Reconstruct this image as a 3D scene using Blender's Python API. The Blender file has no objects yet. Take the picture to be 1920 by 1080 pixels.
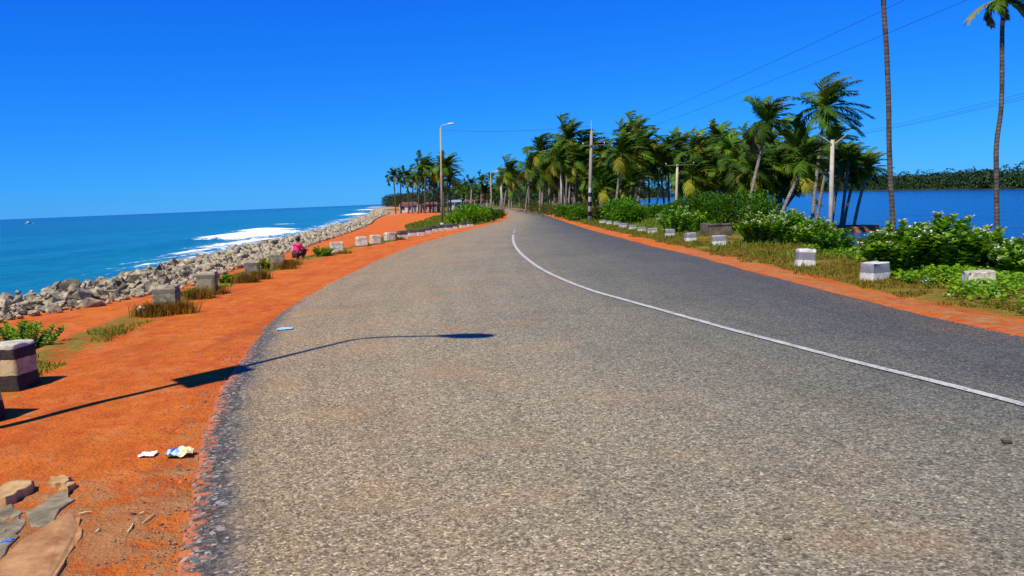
import bpy, bmesh, math, random
import numpy as np
from mathutils import Vector, Matrix
from math import radians as R_

random.seed(7); rng = np.random.default_rng(7)
scene = bpy.context.scene
col = scene.collection

# ------------------------------------------------------------------ camera
FPX, CAMH, HY, SLOPE = 1550.0, 1.6, 373.0, 0.0402
ROLL = math.atan(SLOPE)
PITCH = math.atan((540 - HY) * math.cos(ROLL) / FPX)
c_, s_ = math.cos(ROLL), math.sin(ROLL); cp, sp = math.cos(PITCH), math.sin(PITCH)
right = Vector((c_, -s_ * sp, -s_ * cp)); upv = Vector((s_, c_ * sp, c_ * cp)); fwd = Vector((0, cp, -sp))
cam_d = bpy.data.cameras.new('camera'); cam = bpy.data.objects.new('camera', cam_d); col.objects.link(cam)
M = Matrix((right, upv, -fwd)).transposed().to_4x4(); M.translation = Vector((0, 0, CAMH))
cam.matrix_world = M
cam_d.sensor_width = 36; cam_d.lens = 36 * FPX / 1920; cam_d.clip_start = 0.05; cam_d.clip_end = 60000
scene.camera = cam
scene.render.resolution_x, scene.render.resolution_y = 1024, 576

# ------------------------------------------------------------------ light
SUN_EL = 55.0
SHX, SHY = 0.56, 0.83                     # direction in which shadows fall on the ground
n_ = math.hypot(SHX, SHY); SHX /= n_; SHY /= n_
world = bpy.data.worlds.new('World'); scene.world = world; world.use_nodes = True
wt = world.node_tree; wt.nodes.clear()
wo = wt.nodes.new('ShaderNodeOutputWorld'); wb = wt.nodes.new('ShaderNodeBackground')
sk = wt.nodes.new('ShaderNodeTexSky'); sk.sky_type = 'NISHITA'; sk.sun_disc = False
sk.sun_elevation = R_(SUN_EL); sk.sun_rotation = math.atan2(-SHX, -SHY)
sk.altitude = 0; sk.air_density = 1.0; sk.dust_density = 0.0; sk.ozone_density = 3.0
# the photograph's deep polarised blue: the same per-channel grading over the whole sky
sepn = wt.nodes.new('ShaderNodeSeparateColor'); comb = wt.nodes.new('ShaderNodeCombineColor')
wt.links.new(sk.outputs[0], sepn.inputs[0])
for ci, (pw_, gain) in enumerate(((1.59, 0.021), (1.0, 0.425), (0.50, 3.25))):
    p1 = wt.nodes.new('ShaderNodeMath'); p1.operation = 'POWER'; p1.inputs[1].default_value = pw_
    p2 = wt.nodes.new('ShaderNodeMath'); p2.operation = 'MULTIPLY'; p2.inputs[1].default_value = gain
    wt.links.new(sepn.outputs[ci], p1.inputs[0]); wt.links.new(p1.outputs[0], p2.inputs[0]); wt.links.new(p2.outputs[0], comb.inputs[ci])
wb.inputs[1].default_value = 0.1
wt.links.new(comb.outputs[0], wb.inputs[0]); wt.links.new(wb.outputs[0], wo.inputs[0])
sd = bpy.data.lights.new('sun', 'SUN'); sd.energy = 5.0; sd.angle = R_(0.5); sd.color = (1.0, 0.90, 0.70)
so = bpy.data.objects.new('sun', sd); col.objects.link(so)
ce = math.cos(R_(SUN_EL))
so.rotation_euler = Vector((SHX * ce, SHY * ce, -math.sin(R_(SUN_EL)))).to_track_quat('-Z', 'Y').to_euler()
scene.view_settings.view_transform = 'Standard'; scene.view_settings.look = 'None'
scene.view_settings.exposure = 0.25; scene.view_settings.gamma = 1.0

# ------------------------------------------------------------------ helpers
def ray(px, py):
    u = (px - 960) / FPX; v = (540 - py) / FPX
    x = u * c_ + v * s_; y = -u * s_ + v * c_
    return Vector((x, cp + y * sp, -sp + y * cp))
def at(px, py, Y):
    d = ray(px, py); t = Y / d.y
    return Vector((d.x * t, Y, CAMH + d.z * t))
def hor(px): return HY - SLOPE * (px - 960)

_tab = rng.random((256, 256))
def vnoise(x, y):
    x = np.asarray(x, float); y = np.asarray(y, float)
    xi = np.floor(x).astype(int); yi = np.floor(y).astype(int); fx = x - xi; fy = y - yi
    fx = fx * fx * (3 - 2 * fx); fy = fy * fy * (3 - 2 * fy)
    g = lambda a, b: _tab[a % 256, b % 256]
    return (g(xi, yi) * (1 - fx) + g(xi + 1, yi) * fx) * (1 - fy) + (g(xi, yi + 1) * (1 - fx) + g(xi + 1, yi + 1) * fx) * fy
def fbm(x, y, o=3):
    s = 0; a = 0.5
    for k in range(o): s = s + a * (vnoise(x * 2 ** k + 17 * k, y * 2 ** k + 5 * k) - 0.5); a *= 0.5
    return s
def sst(a, b, x):
    t = np.clip((x - a) / (b - a), 0, 1); return t * t * (3 - 2 * t)

def mesh_np(name, V, F, mat=None, smooth=False, attrs=None):
    """V (n,3); F list of tuples or an (m,k) array"""
    me = bpy.data.meshes.new(name)
    V = np.asarray(V, np.float32)
    if isinstance(F, np.ndarray):
        m, k = F.shape
        me.vertices.add(len(V)); me.vertices.foreach_set('co', V.ravel())
        me.loops.add(m * k); me.loops.foreach_set('vertex_index', F.astype(np.int32).ravel())
        me.polygons.add(m); me.polygons.foreach_set('loop_start', np.arange(0, m * k, k, dtype=np.int32))
    else:
        me.from_pydata([tuple(map(float, v)) for v in V], [], F)
    me.update(calc_edges=True)
    if attrs:
        for an, arr in attrs.items():
            a = me.attributes.new(an, 'FLOAT', 'POINT'); a.data.foreach_set('value', np.asarray(arr, np.float32))
    if smooth: me.polygons.foreach_set('use_smooth', np.ones(len(me.polygons), bool))
    if mat: me.materials.append(mat)
    me.validate()
    return me
def link(name, me, parent=None, loc=None):
    o = bpy.data.objects.new(name, me); col.objects.link(o)
    if parent: o.parent = parent
    if loc is not None: o.location = loc
    return o
def tag(o, label=None, cat=None, group=None, kind=None):
    if label: o['label'] = label
    if cat: o['category'] = cat
    if group: o['group'] = group
    if kind: o['kind'] = kind
    return o
def empty(name, loc, rz=0.0):
    o = bpy.data.objects.new(name, None); col.objects.link(o); o.location = loc; o.rotation_euler = (0, 0, rz); o.empty_display_size = 0.1
    return o
class MB:
    def __init__(s): s.v = []; s.f = []
    def add(s, V, F):
        b = len(s.v); s.v += [tuple(v) for v in V]; s.f += [tuple(i + b for i in f) for f in F]
    def box(s, c, d, rz=0.0, taper=1.0):
        ca, sa = math.cos(rz), math.sin(rz); V = []
        for z in (-1, 1):
            k = taper if z > 0 else 1.0
            for x, y in ((-1, -1), (1, -1), (1, 1), (-1, 1)):
                X, Y = x * d[0] / 2 * k, y * d[1] / 2 * k
                V.append((c[0] + X * ca - Y * sa, c[1] + X * sa + Y * ca, c[2] + z * d[2] / 2))
        s.add(V, [(3, 2, 1, 0), (4, 5, 6, 7), (0, 1, 5, 4), (1, 2, 6, 5), (2, 3, 7, 6), (3, 0, 4, 7)])
    def tube(s, pts, rad, n=8, cap=True):
        pts = [Vector(p) for p in pts]; rings = []
        if not hasattr(rad, '__len__'): rad = [rad] * len(pts)
        for i, p in enumerate(pts):
            t = (pts[min(i + 1, len(pts) - 1)] - pts[max(i - 1, 0)]).normalized()
            a = Vector((0, 1, 0)) if abs(t.y) < 0.9 else Vector((1, 0, 0))
            u = t.cross(a).normalized(); w = t.cross(u)
            rings.append([p + (u * math.cos(2 * math.pi * k / n) + w * math.sin(2 * math.pi * k / n)) * rad[i] for k in range(n)])
        V = [v for r in rings for v in r]; F = []
        for i in range(len(pts) - 1):
            for k in range(n): F.append((i * n + k, i * n + (k + 1) % n, (i + 1) * n + (k + 1) % n, (i + 1) * n + k))
        if cap: F.append(tuple(range(n))[::-1]); F.append(tuple((len(pts) - 1) * n + k for k in range(n)))
        s.add(V, F)
    def ball(s, c, r, n=8, m=6):
        if not hasattr(r, '__len__'): r = (r, r, r)
        V = [(c[0], c[1], c[2] + r[2])]
        for i in range(1, m):
            th = math.pi * i / m
            for k in range(n):
                ph = 2 * math.pi * k / n
                V.append((c[0] + r[0] * math.sin(th) * math.cos(ph), c[1] + r[1] * math.sin(th) * math.sin(ph), c[2] + r[2] * math.cos(th)))
        V.append((c[0], c[1], c[2] - r[2])); F = []
        for k in range(n): F.append((0, 1 + k, 1 + (k + 1) % n))
        for i in range(m - 2):
            for k in range(n):
                a = 1 + i * n; F.append((a + k, a + n + k, a + n + (k + 1) % n, a + (k + 1) % n))
        e = len(V) - 1; a = 1 + (m - 2) * n
        for k in range(n): F.append((a + k, e, a + (k + 1) % n))
        s.add(V, F)
    def build(s, name, mat, parent=None, smooth=False, loc=None):
        return link(name, mesh_np(name, s.v, s.f, mat, smooth), parent, loc)

# ------------------------------------------------------------------ materials
def nmat(name):
    m = bpy.data.materials.new(name); m.use_nodes = True
    t = m.node_tree; b = t.nodes['Principled BSDF']; return m, t, b
def N(t, typ, **kw):
    n = t.nodes.new(typ)
    for k, v in kw.items():
        if k in n.inputs.keys(): n.inputs[k].default_value = v
        else: setattr(n, k, v)
    return n
def ramp(t, fac, stops):
    r = N(t, 'ShaderNodeValToRGB'); e = r.color_ramp.elements
    while len(e) < len(stops): e.new(0.5)
    for i, (p, c) in enumerate(stops):
        e[i].position = p; e[i].color = (c, c, c, 1) if not hasattr(c, '__len__') else (*c, 1)
    t.links.new(fac, r.inputs[0]); return r
def noise(t, vec, scale, detail=4, rough=0.6):
    n = N(t, 'ShaderNodeTexNoise'); n.inputs['Scale'].default_value = scale; n.inputs['Detail'].default_value = detail; n.inputs['Roughness'].default_value = rough
    t.links.new(vec, n.inputs['Vector']); return n
def mix(t, fac, a, b, mode='MIX'):
    m = N(t, 'ShaderNodeMix'); m.data_type = 'RGBA'; m.blend_type = mode
    for inp, v in ((m.inputs[0], fac), (m.inputs[6], a), (m.inputs[7], b)):
        if isinstance(v, bpy.types.NodeSocket): t.links.new(v, inp)
        elif hasattr(v, '__len__'): inp.default_value = (*v, 1)
        else: inp.default_value = v
    return m.outputs[2]
def math_(t, op, a, b=None, clamp=False):
    m = N(t, 'ShaderNodeMath'); m.operation = op; m.use_clamp = clamp
    for i, v in enumerate((a, b)):
        if v is None: continue
        if isinstance(v, bpy.types.NodeSocket): t.links.new(v, m.inputs[i])
        else: m.inputs[i].default_value = v
    return m.outputs[0]
def bump(t, b, h, strength=0.5, dist=0.02):
    n = N(t, 'ShaderNodeBump'); n.inputs['Strength'].default_value = strength; n.inputs['Distance'].default_value = dist
    t.links.new(h, n.inputs['Height']); t.links.new(n.outputs[0], b.inputs['Normal']); return n
def geo_pos(t): return N(t, 'ShaderNodeNewGeometry').outputs['Position']
def obj_co(t): return N(t, 'ShaderNodeTexCoord').outputs['Object']
def attr(t, name):
    a = N(t, 'ShaderNodeAttribute'); a.attribute_name = name; return a.outputs['Fac']

def simple(name, c1, c2, rough=0.8, scale=4.0, spec=0.3, bs=0.3, world_co=True, rnd=0.0):
    m, t, b = nmat(name)
    v = geo_pos(t) if world_co else obj_co(t)
    n = noise(t, v, scale, 5)
    r = ramp(t, n.outputs['Fac'], [(0.33, c1), (0.67, c2)])
    colr = r.outputs[0]
    if rnd:
        oi = N(t, 'ShaderNodeObjectInfo'); h = N(t, 'ShaderNodeHueSaturation')
        t.links.new(colr, h.inputs['Color'])
        t.links.new(math_(t, 'ADD', math_(t, 'MULTIPLY', oi.outputs['Random'], 2 * rnd), 1 - rnd), h.inputs['Value'])
        colr = h.outputs[0]
    t.links.new(colr, b.inputs['Base Color'])
    b.inputs['Roughness'].default_value = rough; b.inputs['Specular IOR Level'].default_value = spec
    if bs: bump(t, b, n.outputs['Fac'], bs, 0.02)
    return m

def leafmat(name, c1, c2, c3=None, rough=0.6, trans=0.3, scale=1.5, rnd=0.25, spec=0.15):
    m, t, b = nmat(name)
    v = geo_pos(t)
    n = noise(t, v, scale, 3); n2 = noise(t, v, 14.0, 2)
    f = math_(t, 'ADD', math_(t, 'MULTIPLY', n.outputs['Fac'], 0.6), math_(t, 'MULTIPLY', n2.outputs['Fac'], 0.4))
    st = [(0.36, c1), (0.6, c2)] + ([(0.72, c3)] if c3 else [])
    colr = ramp(t, f, st).outputs[0]
    if rnd:
        oi = N(t, 'ShaderNodeObjectInfo'); h = N(t, 'ShaderNodeHueSaturation')
        t.links.new(colr, h.inputs['Color'])
        t.links.new(math_(t, 'ADD', math_(t, 'MULTIPLY', oi.outputs['Random'], 2 * rnd), 1 - rnd), h.inputs['Value'])
        colr = h.outputs[0]
    t.links.new(colr, b.inputs['Base Color']); b.inputs['Roughness'].default_value = rough; b.inputs['Specular IOR Level'].default_value = spec
    tr = N(t, 'ShaderNodeBsdfTranslucent'); ms = N(t, 'ShaderNodeMixShader'); ms.inputs[0].default_value = trans
    t.links.new(colr, tr.inputs['Color'])
    t.links.new(b.outputs[0], ms.inputs[1]); t.links.new(tr.outputs[0], ms.inputs[2])
    t.links.new(ms.outputs[0], t.nodes['Material Output'].inputs['Surface'])
    return m

def mat_ground():
    m, t, b = nmat('laterite_ground'); v = geo_pos(t)
    n1 = noise(t, v, 0.6, 4); n2 = noise(t, v, 5.0, 5); n3 = noise(t, v, 38.0, 4, 0.7); n4 = noise(t, v, 110.0, 2)
    so_ = ramp(t, n2.outputs['Fac'], [(0.28, (0.42, 0.074, 0.010)), (0.5, (0.60, 0.118, 0.014)), (0.72, (0.68, 0.165, 0.028))]).outputs[0]
    so_ = mix(t, ramp(t, n1.outputs['Fac'], [(0.4, 0.0), (0.68, 0.7)]).outputs[0], so_, (0.64, 0.19, 0.018))
    so_ = mix(t, ramp(t, n3.outputs['Fac'], [(0.54, 0.0), (0.65, 0.8)]).outputs[0], so_, (0.20, 0.040, 0.012))
    so_ = mix(t, ramp(t, n4.outputs['Fac'], [(0.56, 0.0), (0.70, 0.6)]).outputs[0], so_, (0.70, 0.27, 0.085))
    mp = N(t, 'ShaderNodeMapping'); mp.inputs['Scale'].default_value = (1.0, 0.22, 1.0); mp.inputs['Rotation'].default_value = (0, 0, 0.12); t.links.new(v, mp.inputs['Vector'])
    n6 = noise(t, mp.outputs[0], 2.2, 5, 0.65); n7 = noise(t, v, 1.7, 5, 0.7)
    so_ = mix(t, ramp(t, n6.outputs['Fac'], [(0.50, 0.0), (0.66, 0.6)]).outputs[0], so_, (0.38, 0.076, 0.016))
    so_ = mix(t, ramp(t, n7.outputs['Fac'], [(0.54, 0.0), (0.70, 0.60)]).outputs[0], so_, (0.66, 0.24, 0.065))
    so_ = mix(t, ramp(t, n7.outputs['Fac'], [(0.30, 0.5), (0.44, 0.0)]).outputs[0], so_, (0.50, 0.080, 0.012))
    gr = ramp(t, n2.outputs['Fac'], [(0.3, (0.095, 0.075, 0.012)), (0.52, (0.20, 0.165, 0.020)), (0.75, (0.36, 0.22, 0.04))]).outputs[0]
    gn = ramp(t, n2.outputs['Fac'], [(0.3, (0.035, 0.07, 0.008)), (0.7, (0.13, 0.17, 0.02))]).outputs[0]
    du = ramp(t, n2.outputs['Fac'], [(0.3, (0.30, 0.115, 0.035)), (0.7, (0.48, 0.22, 0.075))]).outputs[0]
    sa = ramp(t, n2.outputs['Fac'], [(0.3, (0.20, 0.16, 0.11)), (0.7, (0.46, 0.38, 0.28))]).outputs[0]
    nb = math_(t, 'MULTIPLY', math_(t, 'SUBTRACT', n2.outputs['Fac'], 0.5), 2.2)
    nb = math_(t, 'ADD', nb, math_(t, 'MULTIPLY', math_(t, 'SUBTRACT', n3.outputs['Fac'], 0.5), 1.3))
    def msk(name):
        return ramp(t, math_(t, 'ADD', attr(t, name), nb), [(0.40, 0.0), (0.62, 1.0)]).outputs[0]
    c = mix(t, msk('dust'), so_, du)
    c = mix(t, msk('dry'), c, gr)
    c = mix(t, msk('green'), c, gn)
    c = mix(t, msk('sand'), c, sa)
    t.links.new(c, b.inputs['Base Color']); b.inputs['Roughness'].default_value = 0.95; b.inputs['Specular IOR Level'].default_value = 0.1
    h = math_(t, 'ADD', math_(t, 'MULTIPLY', n3.outputs['Fac'], 0.6), math_(t, 'MULTIPLY', n2.outputs['Fac'], 1.0))
    h = math_(t, 'ADD', h, math_(t, 'MULTIPLY', n6.outputs['Fac'], 1.2))
    bump(t, b, h, 0.9, 0.06)
    return m

def mat_asphalt():
    m, t, b = nmat('old_asphalt'); v = geo_pos(t)
    u = attr(t, 'across')                       # 0 at the seaward edge, 1 at the lagoon edge
    vo = N(t, 'ShaderNodeTexVoronoi'); vo.inputs['Scale'].default_value = 85.0; t.links.new(v, vo.inputs['Vector'])
    sepc = N(t, 'ShaderNodeSeparateColor'); t.links.new(vo.outputs['Color'], sepc.inputs[0])
    vo2 = N(t, 'ShaderNodeTexVoronoi'); vo2.inputs['Scale'].default_value = 44.0; t.links.new(v, vo2.inputs['Vector'])
    sep2 = N(t, 'ShaderNodeSeparateColor'); t.links.new(vo2.outputs['Color'], sep2.inputs[0])
    n1 = noise(t, v, 0.35, 4); n2 = noise(t, v, 2.4, 5); n3 = noise(t, v, 60.0, 3, 0.7)
    wob = math_(t, 'ADD', u, math_(t, 'MULTIPLY', math_(t, 'SUBTRACT', n1.outputs['Fac'], 0.5), 0.35))
    wob = math_(t, 'ADD', wob, math_(t, 'MULTIPLY', math_(t, 'SUBTRACT', n2.outputs['Fac'], 0.5), 0.12))
    base = ramp(t, wob, [(0.02, (0.255, 0.195, 0.105)), (0.22, (0.250, 0.208, 0.122)), (0.42, (0.210, 0.190, 0.120)), (0.62, (0.140, 0.136, 0.094)), (0.80, (0.098, 0.100, 0.080)), (0.93, (0.072, 0.075, 0.064)), (1.0, (0.095, 0.080, 0.058))]).outputs[0]
    # stone-by-stone speckle
    spk = ramp(t, sepc.outputs[0], [(0.0, 0.38), (0.45, 0.95), (0.88, 1.35), (1.0, 2.3)]).outputs[0]
    c = mix(t, 1.0, base, spk, 'MULTIPLY')
    spk2 = ramp(t, sep2.outputs[0], [(0.0, 0.62), (0.5, 1.0), (1.0, 1.32)]).outputs[0]
    c = mix(t, 0.8, c, spk2, 'MULTIPLY')
    # tan and orange dust blown over the surface
    dust = ramp(t, noise(t, v, 0.9, 5, 0.65).outputs['Fac'], [(0.51, 0.0), (0.72, 0.60)]).outputs[0]
    # long faint streaks and polished wheel paths that run with the traffic
    cx = N(t, 'ShaderNodeCombineXYZ'); sy_ = N(t, 'ShaderNodeSeparateXYZ'); t.links.new(v, sy_.inputs[0])
    t.links.new(math_(t, 'MULTIPLY', u, 26.0), cx.inputs[0]); t.links.new(math_(t, 'MULTIPLY', sy_.outputs['Y'], 0.22), cx.inputs[1])
    st_ = noise(t, cx.outputs[0], 1.0, 4, 0.6)
    c = mix(t, 1.0, c, ramp(t, st_.outputs['Fac'], [(0.34, 0.92), (0.5, 1.0), (0.66, 1.05)]).outputs[0], 'MULTIPLY')
    blot = noise(t, v, 0.55, 5, 0.7)
    c = mix(t, 1.0, c, ramp(t, blot.outputs['Fac'], [(0.36, 0.92), (0.5, 1.0), (0.68, 1.05)]).outputs[0], 'MULTIPLY')
    dm = math_(t, 'MULTIPLY', dust, ramp(t, u, [(0.0, 1.0), (0.55, 0.25), (0.7, 0.0)]).outputs[0])
    c = mix(t, dm, c, (0.40, 0.215, 0.085))
    # crumbling dark edge with exposed gravel
    e = attr(t, 'edge')
    ew = math_(t, 'ADD', e, math_(t, 'MULTIPLY', math_(t, 'SUBTRACT', n2.outputs['Fac'], 0.5), 0.55))
    ek = ramp(t, ew, [(0.0, 1.0), (0.30, 1.0), (0.60, 0.0)]).outputs[0]
    gv = ramp(t, sep2.outputs[1], [(0.0, (0.016, 0.020, 0.020)), (0.55, (0.065, 0.068, 0.060)), (0.85, (0.14, 0.135, 0.115)), (1.0, (0.38, 0.36, 0.31))]).outputs[0]
    c = mix(t, math_(t, 'MULTIPLY', ek, 0.9), c, gv)
    n5 = noise(t, v, 16.0, 5, 0.7)
    od = math_(t, 'ADD', e, math_(t, 'MULTIPLY', math_(t, 'SUBTRACT', n5.outputs['Fac'], 0.5), 1.2))
    c = mix(t, ramp(t, od, [(0.02, 0.9), (0.16, 0.0)]).outputs[0], c, (0.50, 0.14, 0.04))
    t.links.new(c, b.inputs['Base Color']); b.inputs['Roughness'].default_value = 0.85; b.inputs['Specular IOR Level'].default_value = 0.25
    h = math_(t, 'ADD', math_(t, 'MULTIPLY', vo.outputs['Distance'], -0.8), math_(t, 'MULTIPLY', n3.outputs['Fac'], 0.5))
    bump(t, b, h, 0.5, 0.010)
    return m

def mat_line():
    m, t, b = nmat('worn_road_paint'); v = geo_pos(t)
    n = noise(t, v, 45.0, 4, 0.7); n2 = noise(t, v, 5.0, 3)
    f = math_(t, 'ADD', math_(t, 'MULTIPLY', n.outputs['Fac'], 0.7), math_(t, 'MULTIPLY', n2.outputs['Fac'], 0.3))
    f = math_(t, 'ADD', f, math_(t, 'MULTIPLY', attr(t, 'wear'), 0.35))
    c = ramp(t, f, [(0.48, (0.52, 0.52, 0.46)), (0.57, (0.30, 0.29, 0.25)), (0.66, (0.14, 0.14, 0.12))]).outputs[0]
    t.links.new(c, b.inputs['Base Color']); b.inputs['Roughness'].default_value = 0.7
    bump(t, b, n.outputs['Fac'], 0.4, 0.008)
    return m

def mat_water(name, deep, shallow, foam=True, spec=0.35, bscale=0.8, bstr=0.6):
    m, t, b = nmat(name); v = geo_pos(t)
    mp = N(t, 'ShaderNodeMapping'); mp.inputs['Scale'].default_value = (1.0, 0.45, 1.0); t.links.new(v, mp.inputs['Vector'])
    n1 = noise(t, mp.outputs[0], bscale, 6, 0.62); n2 = noise(t, mp.outputs[0], bscale * 0.13, 3); n3 = noise(t, v, 0.012, 3)
    c = mix(t, attr(t, 'shallow'), deep, shallow)
    c = mix(t, ramp(t, n3.outputs['Fac'], [(0.4, 0.0), (0.62, 0.35)]).outputs[0], c, tuple(x * 0.6 for x in deep))
    c = mix(t, ramp(t, n1.outputs['Fac'], [(0.42, 0.35), (0.6, 0.0)]).outputs[0], c, tuple(x * 0.55 for x in deep))
    rgh = None
    if foam:
        fn = noise(t, mp.outputs[0], 1.3, 6, 0.72); fn2 = noise(t, v, 0.25, 3)
        ff = math_(t, 'ADD', attr(t, 'foam'), math_(t, 'MULTIPLY', math_(t, 'SUBTRACT', fn.outputs['Fac'], 0.5), 2.0))
        ff = math_(t, 'ADD', ff, math_(t, 'MULTIPLY', math_(t, 'SUBTRACT', fn2.outputs['Fac'], 0.5), 0.5))
        ff = math_(t, 'MULTIPLY', ff, ramp(t, attr(t, 'foam'), [(0.01, 0.0), (0.12, 1.0)]).outputs[0])
        fr = ramp(t, ff, [(0.40, 0.0), (0.58, 1.0)])
        c = mix(t, fr.outputs[0], c, (0.86, 0.90, 0.92))
        rgh = math_(t, 'ADD', math_(t, 'MULTIPLY', fr.outputs[0], 0.6), 0.16)
        t.links.new(rgh, b.inputs['Roughness'])
    else: b.inputs['Roughness'].default_value = 0.16
    t.links.new(c, b.inputs['Base Color']); b.inputs['IOR'].default_value = 1.33; b.inputs['Specular IOR Level'].default_value = spec
    h = math_(t, 'ADD', n1.outputs['Fac'], math_(t, 'MULTIPLY', n2.outputs['Fac'], 2.0))
    bump(t, b, h, bstr, 0.5)
    return m

def mat_rock():
    m, t, b = nmat('granite_boulder'); v = geo_pos(t)
    n1 = noise(t, v, 2.6, 5); n2 = noise(t, v, 11.0, 5, 0.7); n3 = noise(t, v, 5.0, 4)
    c = ramp(t, n1.outputs['Fac'], [(0.3, (0.16, 0.14, 0.09)), (0.5, (0.33, 0.285, 0.185)), (0.7, (0.50, 0.42, 0.27))]).outputs[0]
    c = mix(t, ramp(t, n2.outputs['Fac'], [(0.48, 0.0), (0.62, 0.85)]).outputs[0], c, (0.055, 0.055, 0.038))
    c = mix(t, ramp(t, n3.outputs['Fac'], [(0.55, 0.0), (0.68, 0.45)]).outputs[0], c, (0.24, 0.25, 0.13))
    oi = N(t, 'ShaderNodeObjectInfo'); h = N(t, 'ShaderNodeHueSaturation'); t.links.new(c, h.inputs['Color'])
    t.links.new(math_(t, 'ADD', math_(t, 'MULTIPLY', oi.outputs['Random'], 0.9), 0.5), h.inputs['Value'])
    t.links.new(h.outputs[0], b.inputs['Base Color']); b.inputs['Roughness'].default_value = 0.9; b.inputs['Specular IOR Level'].default_value = 0.2
    bump(t, b, n2.outputs['Fac'], 0.7, 0.05)
    return m

def mat_bands(name, stops, rough=0.85, dirt=(0.10, 0.075, 0.05), dirt_amt=0.6, nscale=9.0):
    """paint in level bands: stops = [(z, colour)], object space metres"""
    m, t, b = nmat(name); v = obj_co(t)
    sx = N(t, 'ShaderNodeSeparateXYZ'); t.links.new(v, sx.inputs[0])
    n = noise(t, geo_pos(t), nscale, 5, 0.65); n2 = noise(t, geo_pos(t), 40.0, 4, 0.7)
    z = math_(t, 'ADD', sx.outputs['Z'], math_(t, 'MULTIPLY', math_(t, 'SUBTRACT', n.outputs['Fac'], 0.5), 0.05))
    c = stops[0][1]
    for zz, cc in stops[1:]:
        f = math_(t, 'GREATER_THAN', z, zz); c = mix(t, f, c, cc)
    f = ramp(t, math_(t, 'ADD', math_(t, 'MULTIPLY', n.outputs['Fac'], 0.6), math_(t, 'MULTIPLY', n2.outputs['Fac'], 0.4)), [(0.44, 0.0), (0.60, dirt_amt)]).outputs[0]
    c = mix(t, f, c, dirt)
    t.links.new(c, b.inputs['Base Color']); b.inputs['Roughness'].default_value = rough; b.inputs['Specular IOR Level'].default_value = 0.2
    bump(t, b, n2.outputs['Fac'], 0.5, 0.01)
    return m

M_ground = mat_ground(); M_asph = mat_asphalt(); M_line = mat_line(); M_rock = mat_rock()
M_sea = mat_water('sea_water', (0.000, 0.045, 0.080), (0.000, 0.185, 0.200), True, 0.09)
M_lag = mat_water('lagoon_water', (0.001, 0.056, 0.235), (0.003, 0.065, 0.22), False, 0.20, 1.6, 0.45)
M_frond = leafmat('palm_frond', (0.018, 0.062, 0.003), (0.078, 0.155, 0.006), (0.25, 0.28, 0.014), 0.6, 0.18, 0.7, 0.5)  # wide colour range imitates sunlit highlights and dark shadow in the crowns
M_frond_y = leafmat('yellowing_frond', (0.14, 0.17, 0.01), (0.30, 0.29, 0.02), (0.42, 0.32, 0.04), 0.5, 0.3, 0.8, 0.3)
M_frond_d = leafmat('dead_frond', (0.13, 0.075, 0.03), (0.24, 0.14, 0.06), None, 0.7, 0.15, 0.8, 0.3)
M_trunk = simple('palm_trunk', (0.13, 0.105, 0.09), (0.30, 0.25, 0.20), 0.9, 5.0, 0.15, 0.5, True, 0.25)
M_trunk_dk = simple('dark_palm_trunk', (0.050, 0.042, 0.036), (0.15, 0.125, 0.105), 0.9, 5.0, 0.15, 0.5)
def ring_trunk(m):
    t = m.node_tree; b = t.nodes['Principled BSDF']; w = N(t, 'ShaderNodeTexWave'); w.bands_direction = 'Z'; w.inputs['Scale'].default_value = 2.2; w.inputs['Distortion'].default_value = 2.5; w.inputs['Detail'].default_value = 3
    t.links.new(geo_pos(t), w.inputs['Vector']); src = b.inputs['Base Color'].links[0].from_socket
    t.links.new(mix(t, 1.0, src, ramp(t, w.outputs['Fac'], [(0.0, 0.80), (0.35, 1.0), (1.0, 1.06)]).outputs[0], 'MULTIPLY'), b.inputs['Base Color']); bump(t, b, w.outputs['Fac'], .4, .02)
ring_trunk(M_trunk); ring_trunk(M_trunk_dk)
M_nut = simple('coconut_husk', (0.10, 0.11, 0.02), (0.30, 0.20, 0.05), 0.6, 3.0)
M_calo = leafmat('milkweed_leaf', (0.080, 0.21, 0.006), (0.200, 0.40, 0.010), (0.42, 0.54, 0.06), 0.5, 0.3, 2.5, 0.2)
M_flow = leafmat('pale_flower', (0.50, 0.46, 0.36), (0.70, 0.64, 0.55), None, 0.6, 0.2, 6.0, 0.1)
M_shrub = leafmat('dense_shrub_leaf', (0.035, 0.115, 0.004), (0.100, 0.250, 0.006), (0.20, 0.36, 0.012), 0.5, 0.3, 1.6, 0.3)
M_olive = leafmat('olive_shrub_leaf', (0.045, 0.075, 0.010), (0.12, 0.15, 0.018), (0.22, 0.20, 0.03), 0.55, 0.3, 1.6, 0.3)
M_stem = simple('stem', (0.10, 0.09, 0.05), (0.20, 0.18, 0.10), 0.8, 8.0)
M_grass_dry = leafmat('dry_grass', (0.12, 0.080, 0.012), (0.26, 0.21, 0.02), (0.15, 0.27, 0.012), 0.6, 0.3, 3.0, 0.0)
M_grass_grn = leafmat('green_grass', (0.09, 0.14, 0.010), (0.17, 0.24, 0.014), (0.32, 0.28, 0.03), 0.6, 0.3, 1.2, 0.0)
M_tuft = leafmat('straw_tuft', (0.11, 0.060, 0.008), (0.34, 0.20, 0.018), (0.26, 0.22, 0.02), 0.6, 0.25, 3.5, 0.2)
M_creep = leafmat('creeper_leaf', (0.085, 0.22, 0.008), (0.20, 0.38, 0.012), (0.38, 0.46, 0.03), 0.5, 0.3, 2.2, 0.0)
M_far = leafmat('far_wood', (0.022, 0.058, 0.022), (0.050, 0.095, 0.028), (0.10, 0.13, 0.04), 0.7, 0.15, 0.06, 0.0, 0.2)
M_conc = simple('weathered_concrete', (0.30, 0.285, 0.24), (0.48, 0.46, 0.38), 0.9, 6.0, 0.2, 0.35, True, 0.1)
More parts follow.
